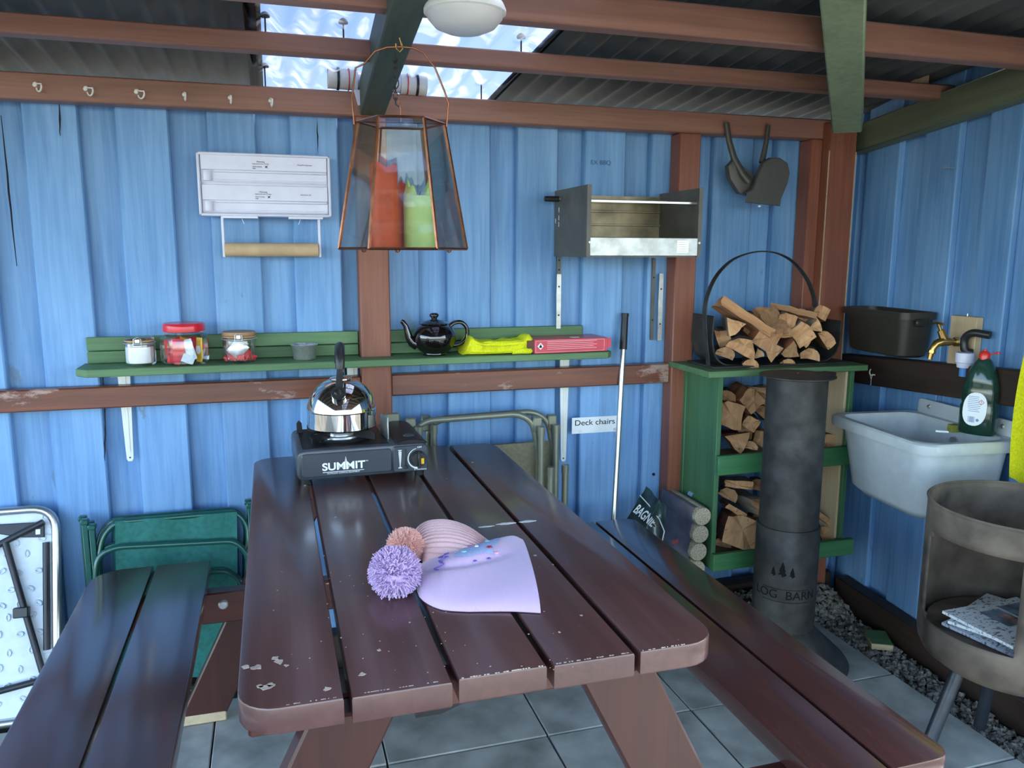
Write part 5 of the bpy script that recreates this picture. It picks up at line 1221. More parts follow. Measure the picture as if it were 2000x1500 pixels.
LOGS = [
 # (near end), (far end), radius, kind, roll, label, group, tone
 ((1500, 655, .04), (1402, 590, .10), .028, 'plank', .15, 'wide flat split plank sloping up to the left on top of the basket', GB, 'log_wood'),
 ((1525, 655, -.01), (1492, 604, .09), .020, 'plank', -.1, 'pale striped split plank leaning towards the camera in the basket middle', GB, 'log_end'),
 ((1596, 620, .03), (1508, 600, .13), .019, 'plank', .2, 'flat pale plank sloping across the top right of the basket', GB, 'log_wood'),
 ((1431, 634, .0), (1418, 628, .20), .024, 'wedge', 2.4, 'split wedge with bright orange end at the left of the basket', GB, 'log_grey'),
 ((1452, 678, .0), (1440, 672, .20), .036, 'half', .5, 'thick weathered grey log at the lower left of the basket', GB, 'log_grey'),
 ((1497, 662, .005), (1470, 640, .20), .030, 'block', .4, 'reddish brown split log in the centre of the basket', GB, 'log_red'),
 ((1480, 694, .0), (1474, 688, .16), .014, 'wedge', .8, 'small pale splinter at the bottom of the basket', GB, 'log_end'),
 ((1510, 690, .0), (1505, 678, .20), .025, 'wedge', .1, 'tan wedge at the bottom centre of the basket', GB, 'log_wood'),
 ((1545, 682, -.01), (1528, 650, .18), .024, 'wedge', 3.3, 'bright orange wedge pointing down at the front of the basket', GB, 'log_red'),
 ((1565, 652, .0), (1550, 640, .19), .026, 'block', .9, 'dark rough split log right of the basket centre', GB, 'log_grey'),
 ((1590, 640, .01), (1555, 628, .19), .020, 'wedge', 1.2, 'splintered grey stick near the right of the basket', GB, 'log_grey'),
 ((1604, 610, .03), (1575, 618, .20), .017, 'block', .5, 'short curled offcut at the top right of the basket', GB, 'log_wood'),
 ((1614, 664, .0), (1595, 655, .20), .026, 'half', 1.0, 'rounded tan log at the right end of the basket', GB, 'log_wood'),
 ((1583, 693, .0), (1575, 685, .20), .026, 'half', .1, 'dark flat log at the bottom right of the basket', GB, 'log_grey'),
 ((1537, 630, .03), (1520, 620, .17), .022, 'block', .2, 'short thick offcut wedged behind the pale striped plank', GB, 'log_grey'),
 ((1410, 665, .06), (1405, 655, .20), .030, 'half', 1.2, 'dark log behind the grey one at the basket left', GB, 'log_grey'),
 ((1572, 668, .0), (1560, 660, .14), .013, 'wedge', 2.0, 'thin pale kindling stick at the right of the basket', GB, 'log_end'),
 # upper shelf
 ((1427, 812, .02), (1412, 800, .2), .036, 'block', .12, 'square ended orange block at the left of the upper shelf', GU, 'log_red'),
 ((1468, 785, .03), (1435, 768, .2), .028, 'block', .75, 'tan diamond ended log near the top of the upper shelf', GU, 'log_red'),
 ((1467, 828, .02), (1455, 812, .2), .018, 'block', .5, 'small square stick in the middle of the upper shelf', GU, 'log_wood'),
 ((1492, 808, .05), (1480, 800, .2), .028, 'half', .8, 'grey bark log on the upper shelf beside the black pipe', GU, 'log_grey'),
 ((1437, 860, .03), (1425, 850, .2), .033, 'wedge', 1.9, 'dark edged wedge low on the upper shelf', GU, 'log_red'),
 ((1466, 872, .02), (1455, 862, .2), .020, 'half', .1, 'grey flat log at the bottom of the upper shelf', GU, 'log_grey'),
 ((1488, 857, .03), (1480, 846, .2), .022, 'block', .3, 'red brown block low beside the pipe on the upper shelf', GU, 'log_red'),
 ((1480, 762, .06), (1440, 755, .2), .017, 'plank', .1, 'thin plank under the rack top', GU, 'log_grey'),
 ((1618, 865, .04), (1600, 850, .2), .035, 'half', .6, 'dim log on the upper shelf right of the pipe', GU, 'log_red'),
 # lower shelf
 ((1448, 1040, .0), (1432, 1020, .2), .046, 'block', .25, 'big orange barked block at the bottom of the lower shelf', GL, 'log_red'),
 ((1478, 985, .0), (1430, 965, .18), .026, 'wedge', 2.2, 'pale ended split log slanting across the lower shelf', GL, 'log_grey'),
 ((1440, 1000, .03), (1425, 985, .2), .020, 'plank', .5, 'thin split plank lying under the slanting log', GL, 'log_wood'),
 ((1444, 945, .03), (1432, 938, .2), .024, 'plank', .05, 'silver grey weathered piece at the top of the lower shelf', GL, 'log_grey'),
 ((1490, 1020, .05), (1480, 1010, .2), .030, 'block', .5, 'dark log beside the pipe on the lower shelf', GL, 'log_grey'),
 ((1608, 1045, .03), (1598, 1035, .2), .028, 'half', 1.2, 'short dark log standing right of the pipe on the lower shelf', GL, 'log_grey'),
 ((1606, 1012, .04), (1590, 995, .2), .020, 'plank', .6, 'tan splinter resting on the dark log right of the pipe', GL, 'log_red'),
 ((1418, 690, .02), (1412, 684, .2), .024, 'half', .3, 'dark barked log in the lower left corner of the basket', GB, 'log_grey'),
 ((1466, 712, .01), (1460, 704, .2), .020, 'half', .0, 'flat bottom log below the weathered grey one', GB, 'log_grey'),
 ((1540, 712, .02), (1532, 704, .2), .022, 'half', .2, 'flat bottom log below the orange wedge', GB, 'log_grey'),
 ((1480, 640, .08), (1470, 632, .2), .030, 'block', .5, 'brown block behind the wide flat plank', GB, 'log_red'),
 ((1560, 625, .08), (1548, 618, .2), .026, 'block', .3, 'split block behind the flat pale plank', GB, 'log_wood'),
 ((1420, 775, .06), (1414, 768, .2), .026, 'half', .4, 'reddish log in the top left corner of the upper shelf', GU, 'log_red'),
 ((1495, 780, .08), (1488, 772, .2), .030, 'block', .1, 'dark block high beside the pipe on the upper shelf', GU, 'log_grey'),
 ((1450, 838, .08), (1444, 830, .2), .034, 'half', .9, 'dark log deep in the middle of the upper shelf', GU, 'log_grey'),
 ((1622, 835, .08), (1610, 828, .2), .028, 'half', .2, 'dim log high right of the pipe on the upper shelf', GU, 'log_grey'),
 ((1424, 968, .06), (1418, 960, .2), .028, 'half', .5, 'dark log at the left end of the lower shelf', GL, 'log_grey'),
 ((1480, 950, .08), (1474, 944, .2), .028, 'half', .2, 'dark log near the top of the lower shelf by the pipe', GL, 'log_grey'),
 ((1412, 1060, .06), (1408, 1052, .2), .024, 'half', .1, 'small log low in the left corner of the lower shelf', GL, 'log_grey'),
]
for i, (a, c, r, kind, roll, label, grp, tone) in enumerate(LOGS):
    r *= 1.38 if grp == GB else 1.32
    split_log(P(a[0], a[1], yb0 + a[2]), P(c[0], c[1], yb0 + c[2]), r, kind, roll, label, grp, 100 + i, tone)
# ---- black basket
zt2 = zt0 + .0225
xb_l, xb_r = P(1384, 700, yb0 + .06).x, P(1632, 690, yb0 + .06).x
LB = thing('log_basket', 'black metal log basket with tall hoop handle on top of the log rack', 'basket', ((xb_l + xb_r) / 2, yb0 + .06, zt2)); hw = (xb_r - xb_l) / 2; zrim = P(1400, 615, yb0 + .12).z - zt2; lo_ = LB.location.copy()
sec = [(-hw, zrim), (-hw - .002, zrim * .5), (-hw + .012, .03), (-hw + .05, .004), (0, .0), (hw - .05, .004), (hw - .012, .03), (hw + .002, zrim * .45), (hw, zrim * .85)]
sec = [(p.x, p.z) for p in rnd([(x, 0, z) for x, z in sec], .02, 3)]
b = MB(); off = [(x * .985, z + .003) for x, z in sec]; b.prism(sec + off[::-1], -.02, .12, 'y'); b.obj('curved_tray', M['soot'], LB, smooth=30)
b = MB(); b.box((-hw - .01, -.055, 0), (hw + .02, .13, .006), .002); b.obj('base_plate', M['soot'], LB)
hq = [P(px, py, yb0 + .055) - lo_ for px, py in ((1383, 713), (1378, 660), (1376, 610), (1384, 570), (1402, 535), (1430, 508), (1462, 495), (1492, 491), (1522, 496), (1552, 514), (1576, 545), (1588, 575), (1594, 608), (1598, 660))]
hq2 = []
for i in range(len(hq) - 1):
    for k in range(4):
        t = k / 4; p = [hq[max(i - 1, 0)], hq[i], hq[i + 1], hq[min(i + 2, len(hq) - 1)]]
        hq2.append(.5 * ((2 * p[1]) + (p[2] - p[0]) * t + (2 * p[0] - 5 * p[1] + 4 * p[2] - p[3]) * t * t + (3 * p[1] - p[0] - 3 * p[2] + p[3]) * t ** 3))
b = MB(); b.tube(hq2, [(.013, .0025)] * len(hq2), 8, flat=(0, 1, 0)); b.obj('hoop_handle', M['soot'], LB, smooth=50)

# ================================================================== BLACK FLUE PIPE
yF_ = 2.13
xc = (P(1501, 800, yF_).x + P(1605, 800, yF_).x) / 2; rp_ = (P(1605, 800, yF_).x - P(1501, 800, yF_).x) / 2 * .975
FP = thing('flue_pipe', 'tall black steel flue pipe on a flared foot in front of the log rack', 'pipe', (xc, yF_, 0)); fo_ = FP.location.copy()
ztop = P(1560, 735, yF_).z; zj = P(1545, 1022, yF_).z; zbs = P(1545, 1212, yF_).z
b = MB(); b.lathe([(rp_ * .96, zj - .03), (rp_ * .96, ztop), (rp_ * .90, ztop), (rp_ * .90, ztop - .04)], 48); b.obj('upper_pipe', M['soot'], FP)
b = MB(); b.lathe([(rp_ * 1.03, zbs - .005), (rp_ * 1.03, zj), (rp_ * 1.01, zj + .003), (rp_ * .97, zj + .003)], 48); slv = b.obj('lower_sleeve', M['soot'], FP)
b = MB(); b.lathe([(rp_ * 1.01, zbs + .004), (rp_ * 1.05, zbs + .002), (rp_ * 1.10, zbs - .012), (.165, .055), (.205, .018), (.215, .004), (.215, 0), (.205, 0)], 56); b.obj('flared_foot', M['soot'], FP, smooth=60)
b = MB(); b.lathe([(0, ztop + .004), (rp_ * 1.16, ztop), (rp_ * 1.2, ztop + .002), (rp_ * 1.2, ztop + .005), (rp_ * .9, ztop + .008), (0, ztop + .009)], 44); b.cyl((0, 0, ztop + .008), (0, 0, ztop + .013), .004, n=10); b.obj('top_disc', M['soot'], FP)
b = MB(); b.prism([(.04, -.03), (.15, .005), (.172, .035), (.15, .06), (.05, .05)], ztop - .004, ztop + .003, 'z', .001); b.obj('disc_lever', M['soot'], FP)
# cut-out trees and lettering wrapped on the sleeve, facing the room
fa = math.atan2(-fo_.y, -fo_.x)                  # direction of the room side of the pipe
def on_sleeve(s, z, lift=.0012): t = fa + s / (rp_ * 1.03); return Vector(((rp_ * 1.03 + lift) * math.cos(t), (rp_ * 1.03 + lift) * math.sin(t), z))
ztree = P(1540, 1132, yF_ - rp_).z; zlog = P(1545, 1150, yF_ - rp_).z
M['cut'] = plain('dark_cutout', '#0b0c0d', .9, var=.02)
for s0, h in ((-.036, .032), (-.008, .052), (.022, .036)):
    pts = [(-.002, 0), (.002, 0), (.002, h * .14), (h * .26, h * .14), (h * .12, h * .36), (h * .21, h * .36), (h * .09, h * .60), (h * .14, h * .60), (0, h), (-h * .14, h * .60), (-h * .09, h * .60), (-h * .21, h * .36), (-h * .12, h * .36), (-h * .26, h * .14), (-.002, h * .14)]
    b = MB(); b.faces([on_sleeve(s0 + p[0], ztree + p[1]) for p in pts] , [tuple(range(len(pts)))]); bmesh.ops.triangulate(b.bm, faces=b.bm.faces[:]); b.obj('tree_cutout', M['cut'], slv, smooth=0)
tmp = text_obj('cut_lettering', 'LOG  BARN', .040, M['cut'], slv, (0, 0, 0), (0, 0, 0), sx=1.0)
for v in tmp.data.vertices:
    p = on_sleeve(v.co.x * 1.0 + .004, zlog - .030 + v.co.y, .0008 + v.co.z); v.co = p
b = MB()
for zz in (zlog - .010, zlog - .052):
    n = 24; vs = [on_sleeve(-.07 + .15 * k / n, zz + dz) for k in range(n + 1) for dz in (-.0008, .0008)]
    b.faces(vs, [(2 * k, 2 * k + 2, 2 * k + 3, 2 * k + 1) for k in range(n)])
b.obj('cut_line', M['cut'], slv, smooth=0)

# ================================================================== GREEN BLOCK ON THE GRAVEL
q = PZ(1716, 1245, -.01)
BKT = thing('wood_offcut', 'small green topped wood offcut lying on the gravel', 'offcut', (q.x, q.y, -.032), math.radians(-28))
b = MB(); b.box((-.036, -.055, 0), (.036, .055, .022), .002); b.obj('raw_block', M['raw_x'], BKT)
b = MB(); b.box((-.0355, -.0545, .022), (.0355, .0545, .024), .0006); b.obj('green_face', M['green_wood_x'], BKT)

# ================================================================== SINK
def rthing(name, label, cat, p, group=None):     # p in right wall coordinates
    m = Matrix.Rotation(RROT, 3, 'Z'); return thing(name, label, cat, RC + m @ Vector(p), RROT, group)
zk = .80
def toR(v): q = Vector(v) - RC; return Vector((q.dot(RU), q.dot(RN), v.z))
k0 = toR(PZ(1612, 806, zk)); k1 = toR(PZ(1812, 869, zk)); u0, u1 = k0.x, k1.x + .012; dep = -k0.y
SK = rthing('utility_sink', 'grey moulded plastic utility sink fixed to the right wall', 'sink', ((u0 + u1) / 2, -.006, zk)); hu = (u1 - u0) / 2; dep = max(.24, min(.36, dep - .006))
M['sink'] = plain('grey_white_plastic', '#bcc3c5', .38, var=.03, coat=.15)
def rrect(hx, y0, y1, r, z, n=6):
    out = []
    for cx, cy, a in ((hx - r, y1 - r, 0), (-hx + r, y1 - r, 90), (-hx + r, y0 + r, 180), (hx - r, y0 + r, 270)):
        for k in range(n + 1): t = math.radians(a + 90 * k / n); out.append((cx + r * math.cos(t), cy + r * math.sin(t), z))
    return out
lv = [rrect(hu - .09, -dep + .085, -.03, .05, -.255), rrect(hu - .055, -dep + .055, -.012, .06, -.225), rrect(hu - .030, -dep + .030, -.006, .06, -.05), rrect(hu - .026, -dep + .026, -.004, .06, -.034), rrect(hu - .002, -dep + .002, 0, .055, -.034), rrect(hu, -dep, 0, .055, -.028), rrect(hu, -dep, 0, .055, -.006), rrect(hu - .006, -dep + .006, -.002, .052, 0),
      rrect(hu - .030, -dep + .030, -.035, .05, -.001), rrect(hu - .036, -dep + .036, -.041, .05, -.012), rrect(hu - .06, -dep + .06, -.055, .05, -.22), rrect(hu - .1, -dep + .1, -.07, .04, -.235)]
n = len(lv[0]); b = MB(); vs = [v for l in lv for v in l]; fs = []
for i in range(len(lv) - 1):
    for k in range(n): fs.append((i * n + k, i * n + (k + 1) % n, (i + 1) * n + (k + 1) % n, (i + 1) * n + k))
fs.append(tuple(range(n))[::-1]); fs.append(tuple(range((len(lv) - 1) * n, len(lv) * n)))
b.faces(vs, fs); b.obj('basin', M['sink'], SK, smooth=45)
b = MB(); out = rnd([(-hu + .03, 0, -.03), (hu - .03, 0, -.03), (hu - .03, 0, .048), (-hu + .03, 0, .048)], [.004, .004, .018, .018], 5, True); b.prism([(p.x, p.z) for p in out], -.012, .0, 'y', .003, 2); sp_ = b.obj('splashback', M['sink'], SK)
for x in (-hu + .085, hu - .085):
    b = MB(); b.lathe([(0, -.017), (.006, -.016), (.008, -.012), (0, -.012)], 14, (x, 0, .026), 'y'); b.obj('fixing_screw', M['steel'], sp_)
b = MB(); b.lathe([(.011, -.050), (.016, -.0515), (.017, -.047), (.008, -.045)], 24, (.01, 0, -.055), 'y'); b.lathe([(0, -.047), (.009, -.047)], 16, (.01, 0, -.055), 'y'); b.obj('overflow', M['steel'], SK)
SKw = lambda x, y, z: RC + Matrix.Rotation(RROT, 3, 'Z') @ Vector(((u0 + u1) / 2 + x, -.052 + y, zk + z))
# washing up bottle, standing on the near corner of the rim
bp = PZ(1908, 846, zk + .001)
BT = thing('detergent_bottle', 'green washing up liquid bottle with red cap on the sink rim', 'bottle', (bp.x, bp.y, zk + .001), RROT + math.radians(28))
sc_ = (P(1908, 700, bp.y).z - zk) 
M['green_pet'] = plain('green_bottle_plastic', '#2f5a4a', .12, trans=.55, ior=1.4, var=.03, coat=.3); M['green_liquid'] = plain('dark_green_liquid', '#16332a', .25, var=.05, coat=.6)
h = sc_; prof = [(.0, 0), (.92, 0), (1.0, .03), (1.0, .36), (.93, .40), (.97, .44), (.97, .58), (.90, .63), (.93, .66), (.80, .74), (.62, .86), (.42, .95), (.30, .99), (.28, 1.0)]
rw_, rd_ = .052, .035
b = MB(); n = 36; vs = []; fs = []
for rr, zz in prof:
    for k in range(n):
        t = 2 * PI * k / n; ex = .75; cx_ = math.copysign(abs(math.cos(t)) ** ex, math.cos(t)); sy_ = math.copysign(abs(math.sin(t)) ** ex, math.sin(t))
        fl_ = 1 if zz < .7 else 1 - (zz - .7) / .3; dr = rd_ + (rw_ * .9 - rd_) * (1 - fl_)
        vs.append((rr * rw_ * cx_, rr * dr * sy_, zz * h))
for i in range(len(prof) - 1):
    for k in range(n): fs.append((i * n + k, i * n + (k + 1) % n, (i + 1) * n + (k + 1) % n, (i + 1) * n + k))
v, f = b.faces(vs, fs); bmesh.ops.remove_doubles(b.bm, verts=b.bm.verts, dist=1e-6)
for fc in b.bm.faces:
    fc.material_index = 0 if fc.calc_center_median().z > .60 * h else 1
b.obj('bottle_body', [M['green_pet'], M['green_liquid']], BT, smooth=50)
b = MB(); b.lathe([(.014, h * .97), (.0155, h * .975), (.0155, h * 1.04), (.012, h * 1.075), (.006, h * 1.09), (.005, h * 1.11), (0, h * 1.11)], 24); b.tube([(.012, 0, h * 1.05), (.026, 0, h * 1.065), (.034, 0, h * 1.075)], .0022, 6); b.lathe([(0, h * 1.06), (.005, h * 1.065), (.005, h * 1.09), (0, h * 1.095)], 12, (.036, 0, 0)); b.obj('red_cap', plain('red_cap', '#d8362a', .35, coat=.3), BT)
pts = []
for k in range(28): t = 2 * PI * k / 28; pts.append((.033 * math.copysign(abs(math.cos(t)) ** .85, math.cos(t)) + .003 * math.sin(t), h * .34 + h * .22 * math.copysign(abs(math.sin(t)) ** .85, math.sin(t))))
b = MB(); b.prism(pts, -rd_ - .0012, -rd_ + .002, 'y'); lab = b.obj('label', M['white_print'], BT)
b = MB(); rs = random.Random(2)
for k in range(9): zz = h * (.50 - .024 * k); b.box((-.020 + (.003 if k > 6 else 0), -rd_ - .0016, zz), (.010 + rs.uniform(-.004, .009) * (k > 3), -rd_ - .0011, zz + .0016))
for k in range(9): b.box((-.016 + .0022 * k, -rd_ - .0016, h * .165), (-.016 + .0022 * k + rs.choice((.0008, .0014)), -rd_ - .0011, h * .24))
b.lathe([(.003, -rd_ - .0016), (.0045, -rd_ - .0016), (.0045, -rd_ - .001)], 14, (.010, 0, h * .20), 'y'); b.obj('label_print', plain('blue_grey_print', '#7f8fb8', .6), lab)
b = MB(); c = (.017, h * .44); 
for q_ in (((0, .0075), (.0075, 0)), ((.0075, 0), (0, -.0075)), ((0, -.0075), (-.0075, 0)), ((-.0075, 0), (0, .0075))): b.tube([(c[0] + q_[0][0], -rd_ - .0014, c[1] + q_[0][1]), (c[0] + q_[1][0], -rd_ - .0014, c[1] + q_[1][1])], .0008, 4)
b.obj('warning_diamond', plain('red_print', '#c9484a', .6), lab)
b = MB(); b.box((c[0] - .0007, -rd_ - .0017, c[1] - .001), (c[0] + .0007, -rd_ - .0011, c[1] + .004)); b.box((c[0] - .0007, -rd_ - .0017, c[1] - .004), (c[0] + .0007, -rd_ - .0011, c[1] - .0025)); b.obj('exclamation', M['black'], lab)
# odds and ends on the rim
q = PZ(1862, 836, zk); b = MB(); b.prism([(q.x - .022, q.y - .012), (q.x + .014, q.y - .018), (q.x + .02, q.y + .012), (q.x - .008, q.y + .016)], zk - .012, zk + .012, 'z', .004, 2); tag(b.obj('scouring_sponge', plain('yellow_green_sponge', '#8f9440', .9, var=.12, scale=150, bump=.5)), 'dull yellow sponge lying by the bottle on the sink', 'sponge')
q = PZ(1841, 845, zk); b = MB(); b.tube([(q.x - .015, q.y + .012, zk + .003), (q.x + .01, q.y - .012, zk + .004)], .003, 8); tag(b.obj('plastic_scrap', M['white_print']), 'short white plastic scrap on the sink rim', 'scrap')
q = PZ(1958, 838, zk); b = MB(); b.lathe([(0, 0), (.016, .001), (.019, .010), (.014, .021), (.004, .026), (0, .026)], 18, (q.x, q.y, zk + .001)); tag(b.obj('soap_bar', plain('pale_soap', '#b9c3bd', .4, var=.05, sss=.2)), 'pale lump of soap beside the detergent bottle', 'soap')

# ================================================================== TAP, PIPE AND BACKING BLOCK
w0, w1 = PR(1856, 615, .03), PR(1897, 720, .03)
WB = rthing('backing_block', 'bare wooden block behind the brass tap on the right wall', 'block', ((w0.x + w1.x) / 2, -.002, w1.z - .02)); hh = w0.z - w1.z + .02; ww = abs(w1.x - w0.x) / 2
b = MB(); b.box((-ww, -.025, 0), (ww, 0, hh), .002); b.obj('pine_block', M['raw_z'], WB)
b = MB(); b.tube([(0, -.012, hh), (0, -.012, hh + .008)], .003, 8); b.obj('screw', M['steel'], WB)
tp = PR(1866, 668, .06)
TPX = rthing('garden_tap', 'brass garden tap on the right wall above the sink', 'tap', (tp.x, -.03, tp.z))
# spout points out from the wall (towards -y) and a little to the left
b = MB(); b.cyl((0, .0, 0), (-.008, -.045, 0), .010, n=16); b.cyl((-.004, -.016, 0), (-.006, -.030, 0), .0145, n=6); b.tube([(-.008, -.045, 0), (-.012, -.068, .001), (-.016, -.085, -.006), (-.018, -.094, -.020), (-.0185, -.096, -.030)], [.013, .014, .012, .011, .0105], 14); b.cyl((-.0185, -.096, -.028), (-.019, -.098, -.036), .0125, n=6); b.cyl((-.019, -.098, -.036), (-.020, -.101, -.056), .0085, .0075, 14); b.obj('body', M['brass'], TPX, smooth=50)
b = MB(); b.cyl((-.011, -.062, .008), (-.016, -.074, .036), .0125, .0105, n=6); b.cyl((-.016, -.074, .036), (-.019, -.082, .056), .005, n=10); hd = b.obj('spindle', M['brass'], TPX, smooth=40)
b = MB(); b.tube([(-.046, -.076, .057), (-.03, -.08, .060), (-.019, -.082, .059), (-.008, -.084, .060), (.010, -.088, .057)], [.0045, .0035, .0045, .0035, .0045], 8); b.obj('cross_handle', M['brass'], hd, smooth=50)
PIP = rthing('water_pipe', 'black bent pipe with white coupling feeding the brass tap', 'pipe', (tp.x + .018, -.03, tp.z))
b = MB(); b.tube(rnd([(.022, .0, -.03), (.010, -.018, -.026), (.004, -.02, .014), (.03, -.016, .036), (.075, .01, .03)], .03, 6), .012, 14); b.obj('bend', M['black_plastic'], PIP, smooth=60)
b = MB(); b.tube([(-.030, 0.0, 0), (-.012, -.012, 0.004), (.004, -.018, .006)], .013, 14); b.obj('elbow', M['steel'], PIP, smooth=60)
b = MB(); b.lathe([(.012, -.028), (.026, -.030), (.027, -.034), (.027, -.060), (.023, -.062), (.021, -.075), (.020, -.077), (.0, -.077)], 24, (.014, -.018, 0)); b.obj('white_coupling', M['white_plastic'], PIP)
b = MB(); b.lathe([(.0125, -.076), (.0125, -.105), (0, -.105)], 20, (.014, -.018, 0)); b.obj('blue_pipe', plain('blue_water_pipe', '#4f8fd0', .5), PIP)

# ================================================================== BLACK BUCKET ON THE WALL
e0, e1 = PR(1664, 640, .09), PR(1786, 640, .10); zb1, zb0_ = PR(1735, 606, .11).z, PR(1735, 694, .11).z
BK = rthing('black_trough', 'black plastic trough hung on the right wall above the rail', 'bucket', ((e0.x + e1.x) / 2, -.003, zb0_)); hx = abs(e1.x - e0.x) / 2; H = zb1 - zb0_
lv = [rrect(hx * .80, -.115, -.02, .03, 0), rrect(hx * .86, -.122, -.012, .03, .008), rrect(hx * .95, -.132, -.006, .03, H - .025), rrect(hx, -.140, -.002, .03, H - .024), rrect(hx * 1.005, -.141, -.001, .03, H), rrect(hx * .96, -.134, -.006, .03, H), rrect(hx * .83, -.118, -.016, .03, .012)]
n = len(lv[0]); b = MB(); fs = []
for i in range(len(lv) - 1):
    for k in range(n): fs.append((i * n + k, i * n + (k + 1) % n, (i + 1) * n + (k + 1) % n, (i + 1) * n + k))
fs.append(tuple(range(n))[::-1]); fs.append(tuple(range((len(lv) - 1) * n, len(lv) * n)))
b.faces([v for l in lv for v in l], fs); b.obj('trough', plain('faded_black_plastic', '#37342e', .4), BK, smooth=45)  # black plastic made paler, with the glare haze in its colour
b = MB(); b.box((hx, -.10, H - .045), (hx + .014, -.05, H - .02), .004); b.box((-hx - .010, -.10, H - .045), (-hx, -.05, H - .02), .004); b.obj('grip_lug', M['black_plastic'], BK)
# hook on the right rail
q = PR(1708, 730, .052)
HK = rthing('cup_hook', 'white cup hook with a trailing thread on the dark right rail', 'hook', (q.x, -.051, q.z))
b = MB(); b.tube([(0, .006, -.004), (0, -.006, -.004), (.003, -.010, -.002)] + [(.010 * math.cos(t) - .001, -.014, .006 + .011 * math.sin(t)) for t in [math.radians(-60 - 26 * k) for k in range(8)]], .0022, 8); b.obj('hook_wire', M['hook_white'], HK, smooth=60)
b = MB(); b.tube([(-.006, -.014, -.004), (-.003, -.014, -.014), (0, -.013, -.02), (0, -.013, -.042)], .0008, 5); b.tube([(.006, -.014, -.004), (.003, -.014, -.014), (0, -.013, -.02)], .0008, 5); b.obj('thread', M['white_print'], HK)
# yellow towel
t0 = PR(1972, 700, .12)
TW = rthing('yellow_towel', 'bright yellow towel hanging at the right edge in front of the wall', 'towel', (t0.x, -.10, 0)); ztw, zbw = PR(1985, 640, .12).z + .03, PR(1990, 953, .12).z
b = MB()
def tow(off):
    def f(u, v):
        w = .10 + .11 * min(1, v * 1.6); x = u * (w + .12) - .012 * math.sin(PI * v) * (1 - u) + (.045 * (1 - v) ** 1.4) ; 
        y = .016 * math.sin(9 * u + 1.2 * v) * (.4 + v) + off; z = ztw + (zbw - ztw) * v + .028 * v * abs(u - .18) * (1 if u > .18 else -1.5 * -1)
        return (x, y, z)
    return f
b.grid(tow(0), 26, 22); b.grid(tow(.006), 26, 22)
b.obj('towel_cloth', plain('yellow_towelling', '#d9d61f', .95, var=.08, scale=160, bump=.6, spec=.2), TW, smooth=70)
b = MB(); b.cyl((.02, .005, ztw - .004), (.36, .005, ztw - .004), .006, n=10); b.tube([(.2, .005, ztw - .004), (.2, .10, ztw + .004)], .006, 8); b.obj('towel_rail', M['steel'], TW)

# ================================================================== FIRE DRUM
cxd, cyd, rd = 1.745, 1.43, .215
FD = thing('fire_drum', 'rusty brown cut down steel fire drum on splayed legs at the right', 'fire pit', (cxd, cyd, 0))
M['drum'] = plain('rusty_dark_steel', '#5c5247', .75, .15, var=.35, scale=9, bump=.3)
zr1 = .73; zlo = .385
za_, zb_ = P(1978, 1092, 1.30).z, P(1975, 1284, 1.30).z
def hole_top(a): return za_ + (.012) * math.sin((a - 150) / 62 * PI)
b = MB(); n = 96; zs_ = [zlo + (zr1 - zlo) * k / 24 for k in range(25)]
A0_, A1_ = 152, 222
idx = {}
def gv(i, k):
    i %= n
    if (i, k) not in idx: 
        t = 2 * PI * i / n; idx[(i, k)] = b.bm.verts.new((rd * math.cos(t), rd * math.sin(t), zs_[k]))
    return idx[(i, k)]
kt = min(range(25), key=lambda k: abs(zs_[k] - za_)); kb = min(range(25), key=lambda k: abs(zs_[k] - zb_))
for i in range(n):
    ang = 360 * (i + .5) / n
    for k in range(24):
        inside = A0_ < ang < A1_ and kb <= k < kt
        if (kb == k or k == kt - 1) and (ang < A0_ + 5): inside = False
        if inside: continue
        b.bm.faces.new((gv(i, k), gv(i + 1, k), gv(i + 1, k + 1), gv(i, k + 1)))
# dished bottom
prev = [gv(i, 0) for i in range(n)]
for rr, zz in ((.985, -.022), (.93, -.045), (.80, -.066), (.55, -.080), (.25, -.086)):
    cur = [b.bm.verts.new((rd * rr * math.cos(2 * PI * i / n), rd * rr * math.sin(2 * PI * i / n), zlo + zz)) for i in range(n)]
    for i in range(n): b.bm.faces.new((cur[i], cur[(i + 1) % n], prev[(i + 1) % n], prev[i]))
    prev = cur
b.bm.faces.new(prev[::-1])
dr = b.obj('drum_shell', M['drum'], FD, smooth=50)
md = dr.modifiers.new('thickness', 'SOLIDIFY'); md.thickness = .006; md.offset = -1
b = MB(); b.tube([(rd * math.cos(2 * PI * k / 64), rd * math.sin(2 * PI * k / 64), zr1) for k in range(64)], .0035, 6, True); b.obj('rim_bead', M['drum'], FD, smooth=60)
M['leg_steel'] = plain('blue_black_steel_tube', '#3d4249', .35, .6, var=.08)
for deg in (172, 292, 52):
    t = math.radians(deg); b = MB(); b.tube([(rd * .62 * math.cos(t), rd * .62 * math.sin(t), zlo - .05), (rd * 1.12 * math.cos(t), rd * 1.12 * math.sin(t), .0)], .0165, 14); b.obj('leg', M['leg_steel'], FD, smooth=60)
b = MB(); b.lathe([(0, 0), (rd * .9, 0), (rd * .9, .004), (0, .004)], 32, (0, 0, zb_ - .02)); b.obj('grate', M['drum'], FD)
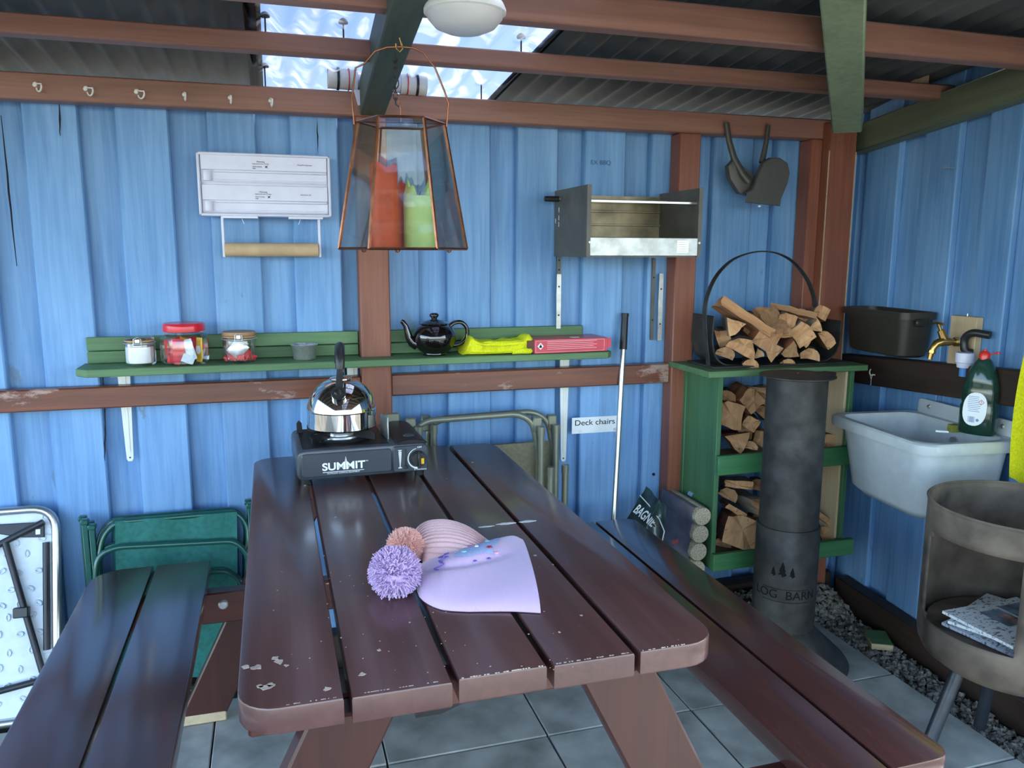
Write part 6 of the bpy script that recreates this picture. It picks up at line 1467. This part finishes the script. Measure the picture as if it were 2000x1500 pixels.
# newspaper in the drum
NP = thing('newspaper', 'folded newspapers lying inside the rusty fire drum', 'newspaper', (cxd, cyd, zb_ - .0155), math.radians(12))
def paper_mat():
    m, nt, bs = base_mat('newsprint'); N = nt.nodes; L = nt.links
    tc = N.new('ShaderNodeTexCoord'); wv = N.new('ShaderNodeTexNoise'); mp = N.new('ShaderNodeMapping'); mp.inputs['Scale'].default_value = (30, 160, 1); L.new(tc.outputs['Object'], mp.inputs[0]); wv.inputs['Scale'].default_value = 1.0; wv.inputs['Detail'].default_value = 3; L.new(mp.outputs[0], wv.inputs['Vector'])
    nz = N.new('ShaderNodeTexNoise'); nz.inputs['Scale'].default_value = 140; L.new(tc.outputs['Object'], nz.inputs['Vector'])
    vo = N.new('ShaderNodeTexVoronoi'); vo.inputs['Scale'].default_value = 9; L.new(tc.outputs['Object'], vo.inputs['Vector'])
    mu = N.new('ShaderNodeMath'); mu.operation = 'MULTIPLY'; L.new(wv.outputs['Fac'], mu.inputs[0]); L.new(nz.outputs['Fac'], mu.inputs[1])
    rp = N.new('ShaderNodeValToRGB'); rp.color_ramp.elements[0].position = .27; rp.color_ramp.elements[0].color = lin('#d2d6d8'); rp.color_ramp.elements[1].position = .36; rp.color_ramp.elements[1].color = lin('#5e6266'); L.new(mu.outputs[0], rp.inputs[0])
    L.new(rp.outputs[0], bs.inputs['Base Color']); bs.inputs['Roughness'].default_value = .85; return m
M['news'] = paper_mat(); M['photo1'] = plain('newspaper_picture', '#6f7a8c', .8, var=.4, scale=22); M['photo2'] = plain('newspaper_picture_warm', '#a3756e', .8, var=.4, scale=30)
for k, (rz, dx, dy, zz) in enumerate(((.0, -.01, 0, 0.0), (.22, .0, .012, .011), (-.12, -.012, -.008, .022))):
    b = MB(); b.grid(lambda u, v: (-.135 + .27 * u, -.095 + .19 * v, .004 * math.sin(3 * u + k) + .005 * v), 10, 8); b.grid(lambda u, v: (-.135 + .27 * u, -.095 + .19 * v, .007 + .004 * math.sin(3 * u + k) + .005 * v), 10, 8)
    for v_ in (0, 1): b.grid(lambda u, v: (-.135 + .27 * u, -.095 + .19 * v_, .007 * v + .004 * math.sin(3 * u + k) + .005 * v_), 10, 2)
    for u_ in (0, 1): b.grid(lambda u, v: (-.135 + .27 * u_, -.095 + .19 * u, .007 * v + .004 * math.sin(3 * u_ + k) + .005 * u), 8, 2)
    pg = b.obj('folded_sheets', M['news'], NP, (dx, dy, zz), (0, 0, rz), smooth=50)
for a_, c_, m in (((-.05, -.02), (.02, .06), 'photo1'), ((-.02, -.01), (.01, .03), 'photo2'), ((.03, .0), (.11, .07), 'photo1')):
    b = MB(); f_ = lambda x, y: (x, y, .0078 + .004 * math.sin(3 * (x + .135) / .27 + 2) + .005 * (y + .095) / .19 + (.0006 if m == 'photo2' else 0)); b.grid(lambda u, v: f_(a_[0] + (c_[0] - a_[0]) * u, a_[1] + (c_[1] - a_[1]) * v), 6, 6); b.obj('printed_picture', M[m], pg)
